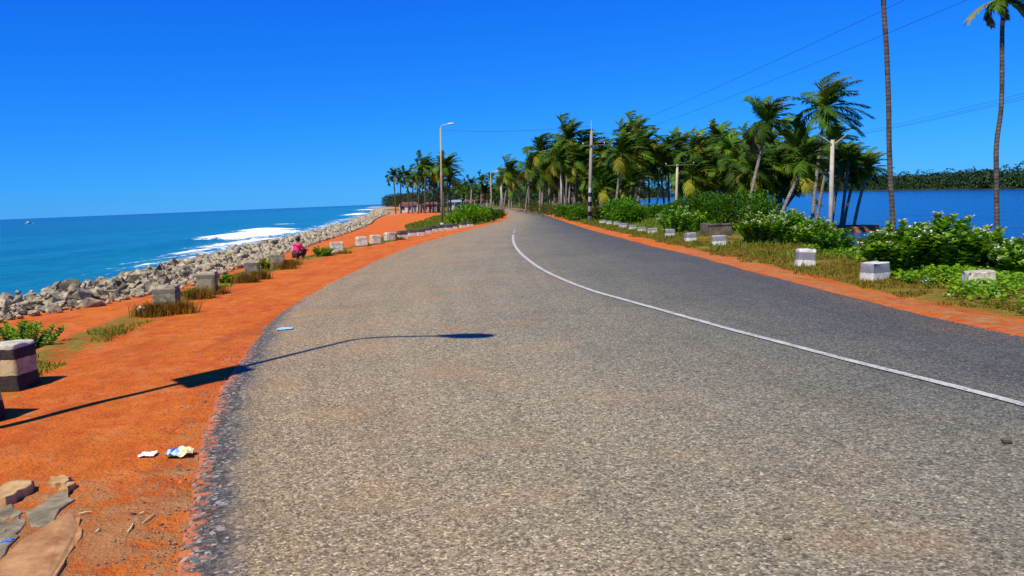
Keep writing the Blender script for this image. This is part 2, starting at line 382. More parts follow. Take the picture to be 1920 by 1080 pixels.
M_conc_dk = simple('stained_concrete', (0.05, 0.045, 0.035), (0.17, 0.14, 0.10), 0.9, 3.5, 0.2, 0.4)
M_metal = simple('galvanised_steel', (0.42, 0.42, 0.40), (0.56, 0.55, 0.52), 0.5, 4.0, 0.5, 0.0)
M_steelyel = simple('rust_dusted_steel', (0.36, 0.24, 0.08), (0.42, 0.34, 0.20), 0.7, 1.2, 0.3, 0.0)
M_wire = simple('wire', (0.02, 0.02, 0.025), (0.03, 0.03, 0.035), 0.6, 4.0, 0.3, 0.0)
M_lamp = simple('lamp_housing', (0.62, 0.63, 0.62), (0.74, 0.74, 0.72), 0.35, 3.0, 0.5, 0.0)
M_glass = simple('lamp_glass', (0.55, 0.55, 0.5), (0.6, 0.6, 0.55), 0.15, 3.0, 0.5, 0.0)
M_slab = simple('greenish_slab_stone', (0.11, 0.095, 0.055), (0.30, 0.25, 0.155), 0.95, 9.0, 0.1, 1.0)
M_tanrock = simple('tan_stone', (0.30, 0.16, 0.06), (0.52, 0.35, 0.15), 0.95, 11.0, 0.2, 0.5)
M_gravel = simple('loose_gravel', (0.035, 0.035, 0.033), (0.34, 0.31, 0.26), 0.9, 25.0, 0.2, 0.0)
M_clod = simple('laterite_crumb', (0.26, 0.055, 0.014), (0.62, 0.17, 0.05), 0.95, 18.0, 0.1, 0.0)

# ------------------------------------------------------------------ plan of the place (x as a function of y)
def zb(y): return -0.008 * np.clip(np.asarray(y, float) - 30, 0, 100)
def curve(pts):
    p = np.array(pts, float); ys, xs = p[:, 0], p[:, 1]; dl = np.gradient(xs, ys)
    def fn(y):
        y = np.asarray(y, float); yc = np.clip(y, ys[0], ys[-1]); i = np.clip(np.searchsorted(ys, yc) - 1, 0, len(ys) - 2)
        h = ys[i + 1] - ys[i]; t = (yc - ys[i]) / h
        return ((2 * t**3 - 3 * t**2 + 1) * xs[i] + (t**3 - 2 * t**2 + t) * h * dl[i] + (-2 * t**3 + 3 * t**2) * xs[i + 1] + (t**3 - t**2) * h * dl[i + 1])
    return fn
XL = curve([(-12, 2.6), (-5, 0.8), (0, -.6), (3.5, -1.54), (4.82, -1.97), (6.04, -2.33), (7.12, -2.65), (8.45, -2.91), (10, -3.21), (12.4, -3.57), (16.3, -3.82), (21.5, -3.90), (29.7, -3.75), (36, -3.5), (44.2, -3.0), (57.4, -2.04), (82, -.55), (105, -.25), (131, -.29), (168, -1.0), (211, -4.2), (300, -18), (420, -50)])
XC = curve([(-12, 6.9), (-5, 5.6), (0, 4.55), (3, 4.0), (5.62, 3.53), (7.5, 2.95), (9.4, 2.40), (11.4, 1.88), (13.4, 1.36), (16.5, .85), (22, .38), (28, .15), (32.9, .12), (40, .2), (47.5, .33), (71, .7), (130, 1.8)])
XR = curve([(-12, 9.4), (-5, 7.4), (0, 6.4), (5, 5.65), (8.4, 5.26), (10.4, 5.05), (13.9, 4.87), (21.3, 4.66), (27.2, 4.32), (35, 4.16), (44.2, 4.11), (58, 4.2), (70.7, 4.32), (100, 4.6), (129, 4.55), (166, 3.2), (211, 0.6), (300, -12), (420, -44)])
XBL = curve([(-12, -1.2), (0, -3.2), (6.3, -4.35), (7.8, -4.80), (13.7, -5.75), (16.3, -6.03), (19.5, -6.15), (23.1, -6.3), (28.1, -5.95), (33.5, -5.9), (37.1, -5.42), (43.4, -5.08), (52, -4.2), (60, -3.1), (82, -2.4), (131, -4), (211, -9), (420, -60)])
XF = curve([(-12, -15), (0, -13.2), (10, -11.6), (16.8, -10.5), (18.4, -9.8), (21.2, -9.2), (26.7, -9.6), (33.1, -10.2), (44.5, -11.4), (68, -13.9), (110, -19), (156, -25.6), (246, -36), (420, -66), (600, -84), (760, -118), (900, -150), (1100, -150)])
XS = curve([(-12, 14), (5, 14.5), (20, 17), (30, 20), (36, 18.8), (42, 17), (49, 17.8), (57, 19.5), (62, 24.5), (65, 28.2), (67.5, 28.2), (70.5, 24), (78, 26), (88, 30), (110, 34), (150, 33), (186, 28), (230, 24), (300, 32), (450, 60), (600, 110), (800, 160), (1100, 170)])
WATER = -2.0
def tz(x, y, rough=True):
    x = np.asarray(x, float); y = np.asarray(y, float)
    b = zb(y); l, r, bl, f, s = XL(y), XR(y), XBL(y), XF(y), XS(y)
    z = b.copy() if b.shape else float(b)
    sc = np.clip(y / 40, 1.0, 4.0)
    zl = b - 0.035 - 0.42 * sst(bl - 0.55, bl - 1.9 * sc, x)
    w = f - x
    zl = zl + (0.02 + 0.20 * (1 - sst(14, 20, y))) * sst(0.0, 1.8, w) - 3.9 * sst(2.2, 9.5, w)
    t = np.clip((x - (r + 2.6)) / np.maximum(s - (r + 2.6), 1.0), 0, 1.6)
    zr = b - 0.035 + (WATER - b) * t ** 1.6
    zr = np.where(t > 1, WATER - 2.2 * (t - 1), zr)
    z = np.where(x < l, zl, np.where(x > r, zr, b - 0.05))
    if rough:
        off = np.minimum(np.abs(x - l), np.abs(x - r)); inside = (x > l) & (x < r)
        amp = np.where(inside, 0.0, np.clip(off / 0.8, 0, 1))
        z = z + amp * (0.07 * fbm(x * 0.7, y * 0.7, 3) + 0.03 * fbm(x * 3.1, y * 3.1, 2))
    return z
def tz1(x, y): return float(tz(np.array([x]), np.array([y]))[0])
_ts = np.geomspace(0.8, 1500.0, 900)
def on_ground(px, py, dz=0.0):
    """first point where the view ray meets the terrain"""
    d = ray(px, py); below = CAMH + d.z * _ts <= tz(d.x * _ts, d.y * _ts) + dz
    k = int(np.argmax(below)); lo, hi = _ts[max(k - 1, 0)], _ts[k]
    for _ in range(22):
        m_ = (lo + hi) / 2; p = d * m_
        if CAMH + p.z > tz1(p.x, p.y) + dz: lo = m_
        else: hi = m_
    p = d * lo; return Vector((p.x, p.y, CAMH + p.z))

# ------------------------------------------------------------------ terrain
xs_ = np.concatenate([-np.geomspace(16, 330, 46)[::-1], np.arange(-15.8, 12.1, 0.22), np.geomspace(12.4, 260, 56)])
ys_ = [-10.0]
while ys_[-1] < 1050: ys_.append(ys_[-1] + (0.22 if ys_[-1] < 20 else 0.22 + (ys_[-1] - 20) * 0.016))
ys_ = np.array(ys_)
X, Y = np.meshgrid(xs_, ys_); Z = tz(X, Y)
nx, ny = len(xs_), len(ys_)
idx = np.arange(nx * ny).reshape(ny, nx)
F = np.stack([idx[:-1, :-1], idx[:-1, 1:], idx[1:, 1:], idx[1:, :-1]], -1).reshape(-1, 4)
l, r, bl, f, s = XL(Y), XR(Y), XBL(Y), XF(Y), XS(Y)
dr = X - r
near = 1 - sst(60, 90, Y)
dry = sst(0.45, 0.95, dr) * 0.85
green = np.clip(sst(3.0, 6.0, dr) * 0.9 + sst(1.2, 2.4, dr) * 0.45 * (1 - sst(16, 30, Y)), 0, 1)
green = np.maximum(green, 0.75 * sst(0.6, 2.0, dr) * sst(52, 62, Y))
# seaward side: thin grass along the guard stones, a grassy patch further on
blk = np.exp(-((X - (bl - 0.45)) / 0.55) ** 2) * sst(5, 9, Y) * (1 - sst(58, 70, Y))
dry = np.maximum(dry, 0.72 * blk)
patch = sst(-0.2, 1.0, (bl - X)) * (1 - sst(0.0, 1.6, (bl - X) - np.clip((Y - 38) * 0.14, 0, 8))) * sst(37, 42, Y)
patch = np.maximum(patch, sst(0.3, 1.3, l - X) * (1 - sst(4, 9, l - X)) * sst(58, 66, Y))
dry = np.maximum(dry, 0.8 * patch); green = np.maximum(green, 0.62 * patch)
green = np.where(Y > 240, np.maximum(green, 0.75 * (X > f + 14)), green)
dust = np.exp(-((X + 2.8) / 1.35) ** 2 - ((Y - 3.9) / 1.05) ** 2) * 0.95
dust = np.maximum(dust, 0.75 * np.exp(-((X - l) / 0.16) ** 2) * (1 - sst(5.0, 8.0, Y)))
dust = np.maximum(dust, 0.62 * sst(0.0, 0.2, dr) * (1 - sst(0.5, 0.9, dr)) * (1 - sst(20, 32, Y)))
sand = np.maximum(1.3 * sst(0.1, 0.6, f - X), sst(150, 260, Y) * sst(-9, 1, f - X) * 0.8)
me = mesh_np('ground', np.stack([X, Y, Z], -1).reshape(-1, 3), F, M_ground, True,
             dict(dry=dry.ravel(), green=green.ravel(), dust=dust.ravel(), sand=sand.ravel()))
tag(link('ground', me), kind='structure')

# ------------------------------------------------------------------ road
yr = [-10.0]
while yr[-1] < 330: yr.append(yr[-1] + (0.12 if yr[-1] < 24 else 0.12 + (yr[-1] - 24) * 0.012))
yr = np.array(yr); na = 41
l0 = XL(yr) + 0.10 * fbm(yr * 1.6, yr * 0 + 3.3, 4) + 0.05 * fbm(yr * 7, yr * 0 + 8.1, 2)
r0 = XR(yr) + 0.14 * fbm(yr * 0.9, yr * 0 + 23.3, 4)
a = np.linspace(0, 1, na); a = 0.5 - 0.5 * np.cos(np.pi * a)
RX = l0[:, None] * (1 - a) + r0[:, None] * a; RY = np.repeat(yr[:, None], na, 1)
crown = 0.05 * (1 - (2 * a - 1) ** 2)
RZ = zb(RY) + crown[None] + 0.006 * fbm(RX * 1.2, RY * 1.2, 2) - 0.012
RZ[:, 0] -= 0.075; RZ[:, -1] -= 0.075; RZ[:, 1] -= 0.012; RZ[:, -2] -= 0.012
across = np.repeat(a[None], len(yr), 0)
edge = np.clip(np.minimum((RX - l0[:, None]) / 0.62, (r0[:, None] - RX) / 0.25), 0, 1)
edge = np.where(RY > 9, np.clip(edge + (RY - 9) * 0.07, 0, 1), edge)
idx = np.arange(na * len(yr)).reshape(len(yr), na)
F = np.stack([idx[:-1, :-1], idx[:-1, 1:], idx[1:, 1:], idx[1:, :-1]], -1).reshape(-1, 4)
me = mesh_np('road', np.stack([RX, RY, RZ], -1).reshape(-1, 3), F, M_asph, True, dict(across=across.ravel(), edge=edge.ravel()))
road = tag(link('road', me), kind='structure')
def road_z(x, y):
    aa = (x - XL(y)) / (XR(y) - XL(y)); return zb(y) + 0.05 * (1 - (2 * aa - 1) ** 2) - 0.012 + 0.006 * fbm(x * 1.2, y * 1.2, 2)
def line_piece(y0, y1, w, wear):
    yy = np.arange(y0, y1, 0.15); xx = XC(yy); dx = np.gradient(xx, yy); nn = np.hypot(1, dx)
    wv = w / 2 * (1 + 0.18 * fbm(yy * 3, yy * 0 + 1, 3))
    A = np.stack([xx - wv / nn, yy + wv * dx / nn], -1); B = np.stack([xx + wv / nn, yy - wv * dx / nn], -1)
    V = []
    for P in (A, B): V.append(np.concatenate([P, (road_z(P[:, 0], P[:, 1]) + 0.010)[:, None]], 1))
    n = len(yy); Fq = np.stack([np.arange(n - 1), np.arange(n - 1) + n, np.arange(1, n) + n, np.arange(1, n)], -1)
    me = mesh_np('centre_line', np.concatenate(V), Fq, M_line, False, dict(wear=np.full(2 * n, wear)))
    link('centre_line', me, road)
line_piece(-9, 37.6, 0.088, 0.035)
for y0, y1 in ((40.5, 42.3), (43.6, 44.8), (47.5, 48.6)): line_piece(y0, y1, 0.10, 0.12)

# ------------------------------------------------------------------ sea and lagoon
gx = -np.concatenate([[0.0], np.geomspace(9, 30000, 210)])[::-1]
gy = np.concatenate([-np.geomspace(30, 30000, 26)[::-1], np.arange(-24, 60, 2.4), np.geomspace(62, 30000, 190)])
X, Y = np.meshgrid(gx, gy)
off = XF(np.clip(Y, -12, 1100)) - X                    # metres seaward of the rock foot
dist = np.hypot(X, Y)
fade = np.clip(1 - dist / 500, 0, 1)
wave = 0.16 * np.sin(off * 0.32 + 1.5 * fbm(X * .03, Y * .03, 2) * 6) * fade
foam = np.zeros_like(X)
def breaker(cx, cy, ang, ln, wd, amp, h):
    global wave, foam
    ca, sa = math.cos(ang), math.sin(ang)
    u = (X - cx) * ca + (Y - cy) * sa; v = -(X - cx) * sa + (Y - cy) * ca
    e = np.exp(-(u / ln) ** 4 - (v / wd) ** 2); foam = np.maximum(foam, amp * e); wave = wave + h * np.exp(-(u / ln) ** 4 - ((v - .4 * wd) / (wd * 0.7)) ** 2)
def w_at(px, py):
    d = ray(px, py); t = (WATER - CAMH) / d.z; return d.x * t, d.y * t
for px, py, ln, wd, amp, ang in ((478, 440, 15, 4.5, 1.0, 88), (500, 432, 9, 4.0, 1.0, 86), (452, 452, 13, 2.6, .75, 88), (420, 463, 13, 2.6, .58, 86), (400, 472, 16, 3.4, .38, 88),
                                 (532, 420, 5, 2.2, .75, 88), (690, 393, 42, 9, .95, 96), (668, 402, 30, 5, .85, 96), (705, 388, 60, 12, .9, 98), (640, 412, 14, 3.0, .5, 94), (470, 468, 22, 3.0, .40, 88), (330, 488, 13, 2.6, .40, 86), (560, 436, 26, 2.5, .40, 88)):
    wx, wy = w_at(px, py); breaker(wx, wy, R_(ang), ln, wd, amp, 0.30 * (wd > 3.5))
foam = np.maximum(foam, 0.44 * np.exp(-((off - 9.5) / 2.6) ** 2) * (Y > 8) * (Y < 600))
shallow = np.clip(np.exp(-np.clip(off - 6, 0, None) / 170.0) * 1.0, 0, 1)
me = mesh_np('sea', np.stack([X, Y, WATER + wave * (off > 2)], -1).reshape(-1, 3),
             (lambda i: np.stack([i[:-1, :-1], i[:-1, 1:], i[1:, 1:], i[1:, :-1]], -1).reshape(-1, 4))(np.arange(X.size).reshape(X.shape)),
             M_sea, True, dict(foam=foam.ravel(), shallow=shallow.ravel()))
tag(link('sea', me), kind='structure')
gx = np.concatenate([[0.0], np.geomspace(4, 4000, 90)]); gy = np.concatenate([-np.geomspace(10, 2000, 14)[::-1], np.arange(0, 60, 4), np.geomspace(64, 6000, 70)])
X, Y = np.meshgrid(gx, gy)
shallow = np.exp(-np.clip(X - XS(np.clip(Y, -12, 1100)), 0, None) / 6.0)
me = mesh_np('lagoon', np.stack([X, Y, np.full_like(X, WATER)], -1).reshape(-1, 3),
             (lambda i: np.stack([i[:-1, :-1], i[:-1, 1:], i[1:, 1:], i[1:, :-1]], -1).reshape(-1, 4))(np.arange(X.size).reshape(X.shape)),
             M_lag, True, dict(shallow=shallow.ravel()))
tag(link('lagoon', me), kind='structure')

# far shore of the lagoon
sh = np.array([(60, 640), (116, 620), (195, 560), (200, 500), (196, 416), (186, 340), (177, 285), (190, 200), (230, 60), (260, -60)], float)
dep = 120.0; V = []; 
for i, (x, y) in enumerate(sh):
    tgt = sh[min(i + 1, len(sh) - 1)] - sh[max(i - 1, 0)]; nn = np.array([-tgt[1], tgt[0]]) / np.hypot(*tgt)
    if nn[0] < 0 and i > 1: nn = -nn
    if i <= 1: nn = np.array([0.3, 0.95])
    for k, (dd, zz) in enumerate(((-3, WATER - .5), (0, WATER + .12), (6, -1.7), (dep, -0.9))): V.append((x + nn[0] * dd, y + nn[1] * dd, zz))
F = [(i * 4 + k, i * 4 + k + 1, (i + 1) * 4 + k + 1, (i + 1) * 4 + k) for i in range(len(sh) - 1) for k in range(3)]
me = mesh_np('far_shore', V, F, simple('far_bank', (.02, .035, .012), (.05, .06, .02), .9, .3, .1, 0), True)
tag(link('far_shore', me), kind='structure')

# low mud spit with an eroded brown edge
sv = []; sf = []; ring = [(19.5, 63.2), (23, 62.8), (26, 63.2), (28.2, 64.2), (29.2, 65.6), (28.4, 67.0), (26, 68.2), (22, 69.2), (18.5, 69.5)]
for k, (zz, gr) in enumerate(((-1.58, 0.0), (-1.62, .12), (-1.80, .18), (-2.3, .45))):
    cx_, cy_ = 23.5, 66.0
    for x, y in ring: l_ = math.hypot(x - cx_, y - cy_); sv.append((x + (x - cx_) / l_ * gr + random.uniform(-.06, .06), y + (y - cy_) / l_ * gr, zz + random.uniform(-.02, .02)))
nr = len(ring); sf.append(tuple(range(nr)))
for k in range(3):
    for i in range(nr): sf.append((k * nr + i, (k + 1) * nr + i, (k + 1) * nr + (i + 1) % nr, k * nr + (i + 1) % nr))
tag(link('mud_spit', mesh_np('mud_spit', sv, sf, simple('mud_bank', (.22, .075, .028), (.42, .17, .05), .95, 3.0, .1, .5), False)), kind='structure')
# ------------------------------------------------------------------ leaf geometry
def leaves(P, D, L, W, fold=0.25, droop=0.2, seg=1, upref=(0, 0, 1)):
    """leaf blades at P along D, arrays; returns V, F (triangles)"""
    P = np.asarray(P, float); D = np.asarray(D, float); n = len(P)
    D = D / np.linalg.norm(D, axis=1, keepdims=True)
    ref = np.tile(np.array(upref, float), (n, 1)) + rng.normal(0, 0.25, (n, 3))
    S = np.cross(D, ref); S /= np.linalg.norm(S, axis=1, keepdims=True) + 1e-9
    U = np.cross(S, D); L = np.broadcast_to(np.asarray(L, float), (n,))[:, None]; W = np.broadcast_to(np.asarray(W, float), (n,))[:, None]
    tip = P + D * L - np.array([0, 0, 1]) * L * droop
    if seg == 1:
        mid = P + D * L * 0.5 + U * 0
        a_, b_ = mid + S * W / 2 + U * W * fold, mid - S * W / 2 + U * W * fold
        V = np.stack([P, a_, tip, b_], 1).reshape(-1, 3); o = np.arange(n)[:, None] * 4
        F = np.concatenate([o + np.array([[0, 1, 2]]), o + np.array([[0, 2, 3]])])
    else:
        m1 = P + D * L * 0.32; m2 = P + D * L * 0.72 - np.array([0, 0, 1]) * L * droop * 0.4
        pts = [P, m1 + S * W * .46 + U * W * fold, m1, m1 - S * W * .46 + U * W * fold, m2 + S * W * .40 + U * W * fold * .8, m2, m2 - S * W * .40 + U * W * fold * .8, tip]
        V = np.stack(pts, 1).reshape(-1, 3); o = np.arange(n)[:, None] * 8
        F = np.concatenate([o + np.array([q]) for q in ([0, 1, 2], [0, 2, 3], [1, 4, 5], [1, 5, 2], [2, 5, 6], [2, 6, 3], [4, 7, 5], [5, 7, 6])])
    return V, F
def blades(P, H, W, lean, wind=(0.35, 0.1)):
    n = len(P); az = rng.uniform(0, 2 * np.pi, n); H = np.broadcast_to(H, (n,)); W = np.broadcast_to(W, (n,))
    le = rng.uniform(0.1, lean, n); dx = np.cos(az) * le + wind[0] * H * .6; dy = np.sin(az) * le + wind[1] * H * .6
    a2 = rng.uniform(0, np.pi, n); sx, sy = np.cos(a2) * W / 2, np.sin(a2) * W / 2
    z0 = np.zeros(n)
    A = P + np.stack([sx, sy, z0], 1); B = P - np.stack([sx, sy, z0], 1)
    Md = P + np.stack([dx * H * .35, dy * H * .35, H * .6], 1); T = P + np.stack([dx * H, dy * H, H * .95], 1)
    V = np.stack([A, B, Md + np.stack([sx, sy, z0], 1) * .7, Md - np.stack([sx, sy, z0], 1) * .7, T], 1).reshape(-1, 3); o = np.arange(n)[:, None] * 5
    F = np.concatenate([o + np.array([q]) for q in ([0, 1, 3], [0, 3, 2], [2, 3, 4])])
    return V, F

# ------------------------------------------------------------------ coconut palms
def frond_mesh(name, az, el, L, wind, sag, mat, nl=26, lw=0.075, seed=0):
    q = random.Random(seed); n = 12
    d = Vector((math.cos(az) * math.cos(el), math.sin(az) * math.cos(el), math.sin(el)))
    p = Vector((0, 0, 0)); pts = [p.copy()]; tans = [d.copy()]
    for i in range(n):
        t = (i + 1) / n
        d = (d + Vector((wind * t * 0.32, wind * 0.10 * t, -sag * (0.35 + t) * 0.22))).normalized()
        p = p + d * (L / n); pts.append(p.copy()); tans.append(d.copy())
    V = []; F = []
    for i, (p, tn) in enumerate(zip(pts, tans)):          # midrib: a tapering three-sided stalk
        w = 0.055 * (1 - i / n) + 0.012; sd_ = tn.cross(Vector((0, 0, 1))); sd_ = sd_.normalized() if sd_.length > .05 else Vector((1, 0, 0)); up_ = sd_.cross(tn)
        V += [p + sd_ * w, p - sd_ * w, p + up_ * w * 0.8]
        if i: b = 3 * (i - 1); F += [(b, b + 1, b + 4, b + 3), (b + 1, b + 2, b + 5, b + 4), (b + 2, b, b + 3, b + 5)]
    for k in range(nl):
        t = 0.10 + 0.90 * (k + 0.5) / nl; fi = t * n; i = min(int(fi), n - 1); fr = fi - i
        p = pts[i].lerp(pts[i + 1], fr); tn = tans[i].lerp(tans[i + 1], fr).normalized()
        sd_ = tn.cross(Vector((0, 0, 1))); sd_ = sd_.normalized() if sd_.length > .05 else Vector((1, 0, 0)); up_ = sd_.cross(tn)
        ll = L * 0.30 * (math.sin(math.pi * (0.12 + 0.80 * t)) ** 0.7) * q.uniform(0.85, 1.12)
        for sgn in (-1, 1):
            dl = (sd_ * sgn * q.uniform(.62, .9) + tn * q.uniform(.5, .8) + up_ * q.uniform(-.05, .25) + Vector((wind * .38, .08 * wind, -0.18 * q.uniform(.4, 1.5)))).normalized()
            dm = (dl + Vector((wind * .28, 0, -0.50 * q.uniform(.4, 1.4)))).normalized()
            wv = dl.cross(up_); wv = (wv.normalized() if wv.length > .05 else tn) * (lw * q.uniform(.8, 1.2) / 2)
            m1 = p + dl * ll * .5; tp = m1 + dm * ll * .5
            b = len(V); V += [p - wv * .6, p + wv * .6, m1 - wv, m1 + wv, tp]
            F += [(b, b + 1, b + 3, b + 2), (b + 2, b + 3, b + 4)]
    return mesh_np(name, V, F, mat)
def crown_set(seed, nf, L, wind, nl, lw, yellow=0.12):
    q = random.Random(seed); out = []
    for k in range(nf):
        az = k * 2.39996 + q.uniform(-.3, .3); u = k / nf
        el = math.radians(84 - 108 * u ** 0.95) + q.uniform(-.12, .12)
        sag = 0.14 + 0.72 * u + q.uniform(-.1, .15)
        low = u > 0.72
        mat = M_frond
        if low and q.random() < yellow * 1.6: mat = M_frond_y
        elif u > .9 and q.random() < .25: mat = M_frond_d
        elif q.random() < yellow * .5: mat = M_frond_y
        out.append(frond_mesh('frond', az, el, L * q.uniform(.82, 1.1) * (0.86 if u < .12 else 1), wind * q.uniform(.8, 1.25), sag, mat, nl, lw, seed * 100 + k))
    return out
CROWNS_NEAR = [crown_set(11 + i, 27, 3.1, w, 40, 0.080) for i, w in enumerate((0.95, 0.8, 1.1))]
CROWNS_MID = [crown_set(31 + i, 22, 3.2, w, 26, 0.125, .20) for i, w in enumerate((0.8, 0.65, 0.95, 0.7))]
def merged(meshes, name):
    V = []; F = []; mats = []; mi = []
    for me_ in meshes:
        b = len(V); V += [tuple(v.co) for v in me_.vertices]
        for p in me_.polygons:
            F.append(tuple(i + b for i in p.vertices)); mm = me_.materials[0]
            if mm not in mats: mats.append(mm)
            mi.append(mats.index(mm))
    o = mesh_np(name, V, F)
    for mm in mats: o.materials.append(mm)
    o.polygons.foreach_set('material_index', np.array(mi, np.int32)); return o
CROWNS_FAR = [merged(crown_set(51 + i, 18, 3.1, .55, 17, 0.19, .15), 'crown') for i in range(3)]
mb = MB()
for k in range(8): mb.ball((0.24 * math.cos(k * 2.4), 0.24 * math.sin(k * 2.4), -0.15 - 0.13 * (k % 3)), (0.11, 0.11, 0.14), 7, 5)
NUTS = mesh_np('coconut_cluster', mb.v, mb.f, M_nut, True)
def catmull(P, n=6):
    P = [Vector(p) for p in P]; Q = [P[0] * 2 - P[1]] + P + [P[-1] * 2 - P[-2]]; out = []
    for i in range(1, len(Q) - 2):
        for k in range(n):
            t = k / n; a, b, c, d = Q[i - 1:i + 3]
            out.append(0.5 * ((2 * b) + (c - a) * t + (2 * a - 5 * b + 4 * c - d) * t * t + (3 * b - a - 3 * c + d) * t ** 3))
    return out + [P[-1]]
def palm(name, pts, crown, label, group, scale=1.0, r0=0.15, r1=0.10, mat=None, nuts=True, rz=0.0):
    base = Vector(pts[0]); root = empty(name, base)
    loc = [Vector(p) - base for p in pts]
    cv = catmull(loc, 5) if len(loc) > 2 else loc
    n = len(cv); mb = MB()
    rr = [(r0 * (1.45 if i == 0 else 1) + (r1 - r0) * i / (n - 1)) * (1 + 0.05 * (i % 2)) for i in range(n)]
    mb.tube([cv[0] - Vector((0, 0, .5))] + cv, [rr[0]] + rr, 8)
    mb.build('trunk', mat or M_trunk, root, True)
    top = cv[-1]
    if isinstance(crown, list):
        for me_ in crown:
            o = link('frond', me_, root, top); o.scale = (scale,) * 3; o.rotation_euler = (0, 0, rz)
    else:
        o = link('crown', crown, root, top); o.scale = (scale,) * 3; o.rotation_euler = (0, 0, rz)
    if nuts: o = link('coconut_cluster', NUTS, root, top); o.scale = (scale,) * 3
    return tag(root, label, 'palm tree', group)
def base_pt(px, Y, cpy=400):
    x = at(px, cpy, Y).x; return Vector((x, Y, tz1(x, Y) - 0.02))
def bent(b, t, sag=0.25):
    m1 = b.lerp(t, .35) + Vector(((t.x - b.x) * -.12 + sag * .2, 0, 0)); m2 = b.lerp(t, .72) + Vector(((t.x - b.x) * -.06, 0, 0)); return [b, m1, m2, t]

# two tall foreground palms on the lagoon bank
def px_pts(L, Y): return [at(x, y, Y) for x, y in L]
p = px_pts([(1676, 425), (1668, 300), (1666, 190), (1662, 90), (1657, 15), (1655, -60), (1648, -190)], 30); b = p[0].copy(); b.z = tz1(b.x, 30) - .05; b.x += .03
palm('coconut_palm', [b] + p[1:], CROWNS_NEAR[1], 'very tall dark palm trunk behind the flowering bush, its crown far overhead', None, 0.9, .095, .08, M_trunk_dk)
p = px_pts([(1872, 450), (1868, 320), (1869, 265), (1878, 190), (1879, 60), (1883, 2)], 32); b = p[0].copy(); b.z = tz1(b.x, 32) - .05
tall = palm('coconut_palm', [b] + p[1:], CROWNS_NEAR[0], 'tall slim brown palm with a small crown, standing alone at the lagoon', None, 0.40, .095, .075, M_trunk_dk)
fy = link('frond', frond_mesh('frond', math.radians(182), math.radians(8), 1.75, -0.25, 0.8, M_frond_y, 20, .07, 5), tall, p[-1] - b)
fy2 = link('frond', frond_mesh('frond', math.radians(-20), math.radians(-12), 1.3, .3, 0.6, M_frond_y, 20, .07, 6), tall, p[-1] - b)

# named palms by the lagoon: (base px, crown px, crown py, Y, scale, label)
G_NEAR = 'palms by the lagoon shore'
for i, (bx, cx, cy, Yd, sc, lab, st) in enumerate([
        (1400, 1440, 232, 62, .95, 'slender palm leaning right in a long curve over the shrubs', 0),
        (1521, 1547, 205, 60, 1.05, 'tallest wind-blown palm beside the pale concrete pole', 1),
        (1452, 1512, 300, 56, .80, 'strongly slanting palm with yellow-green lower fronds', 2),
        (1576, 1592, 300, 65.5, .68, 'short pale-stemmed palm on the flat spit of land', 0),
        (1600, 1628, 316, 66.5, .66, 'short palm leaning right at the tip of the spit', 1),
        (1530, 1560, 268, 68, .85, 'full palm crown close behind the tallest wind-blown palm', 2)]):
    b = base_pt(bx, Yd); t = at(cx, cy, Yd + random.uniform(-.6, .6))
    palm('coconut_palm', bent(b, t), CROWNS_NEAR[st], lab, G_NEAR, sc, .14, .10, None, True, random.uniform(-.25, .25))
# main crowns of the grove
G_GROVE = 'palms of the lagoon grove'; LAB_GROVE = 'coconut palm in the dense grove between road and lagoon'
NAMED = {1066: 'tall palm whose crown rises just before the banded utility pole', 1192: 'highest full crown between the banded pole and the crossarm pole', 1346: 'highest crown between the crossarm pole and the slender curving palm',
         1013: 'high crown standing clear between the far bend and the banded pole', 1272: 'palm whose crown spreads right behind the slim crossarm pole', 955: 'first palm of the grove where the road bends away', 1128: 'palm just behind the banded utility pole, below its crossarm'}
main = [(955, 322, 150), (968, 335, 165), (1013, 285, 122), (1022, 325, 118), (1066, 262, 112), (1086, 300, 108), (1128, 295, 118), (1170, 262, 112), (1192, 252, 116), (1215, 300, 120), (1252, 282, 112), (1272, 285, 118), (1322, 285, 112), (1346, 262, 108), (1372, 300, 105), (1402, 275, 100), (1385, 305, 92), (1425, 320, 85), (1470, 300, 88), (1040, 315, 130), (1108, 322, 125), (1300, 310, 120), (1150, 320, 115), (1305, 288, 104), (1365, 280, 98), (1322, 318, 96), (1395, 312, 88), (1432, 290, 82), (1490, 280, 78), (1236, 305, 110), (1100, 280, 112), (1050, 292, 116), (998, 312, 130), (1205, 280, 104), (1505, 318, 76)]
for i, (cx, cy, Yd) in enumerate(main):
    b = base_pt(cx + random.uniform(-14, 10), Yd); b.x = min(b.x, float(XS(Yd)) - 1.5); b.z = tz1(b.x, Yd) - .03
    t = at(cx, cy, Yd)
    lg = NAMED.get(cx); palm('coconut_palm', bent(b, t), CROWNS_MID[i % 4], lg or LAB_GROVE, None if lg else G_GROVE, random.uniform(1.1, 1.35), .15, .11, None, False, random.uniform(-.3, .3))
prof = [(945, 345), (960, 332), (1015, 300), (1075, 290), (1130, 305), (1183, 275), (1230, 312), (1265, 300), (1345, 280), (1400, 295), (1480, 300), (1560, 290), (1640, 320), (1665, 335)]
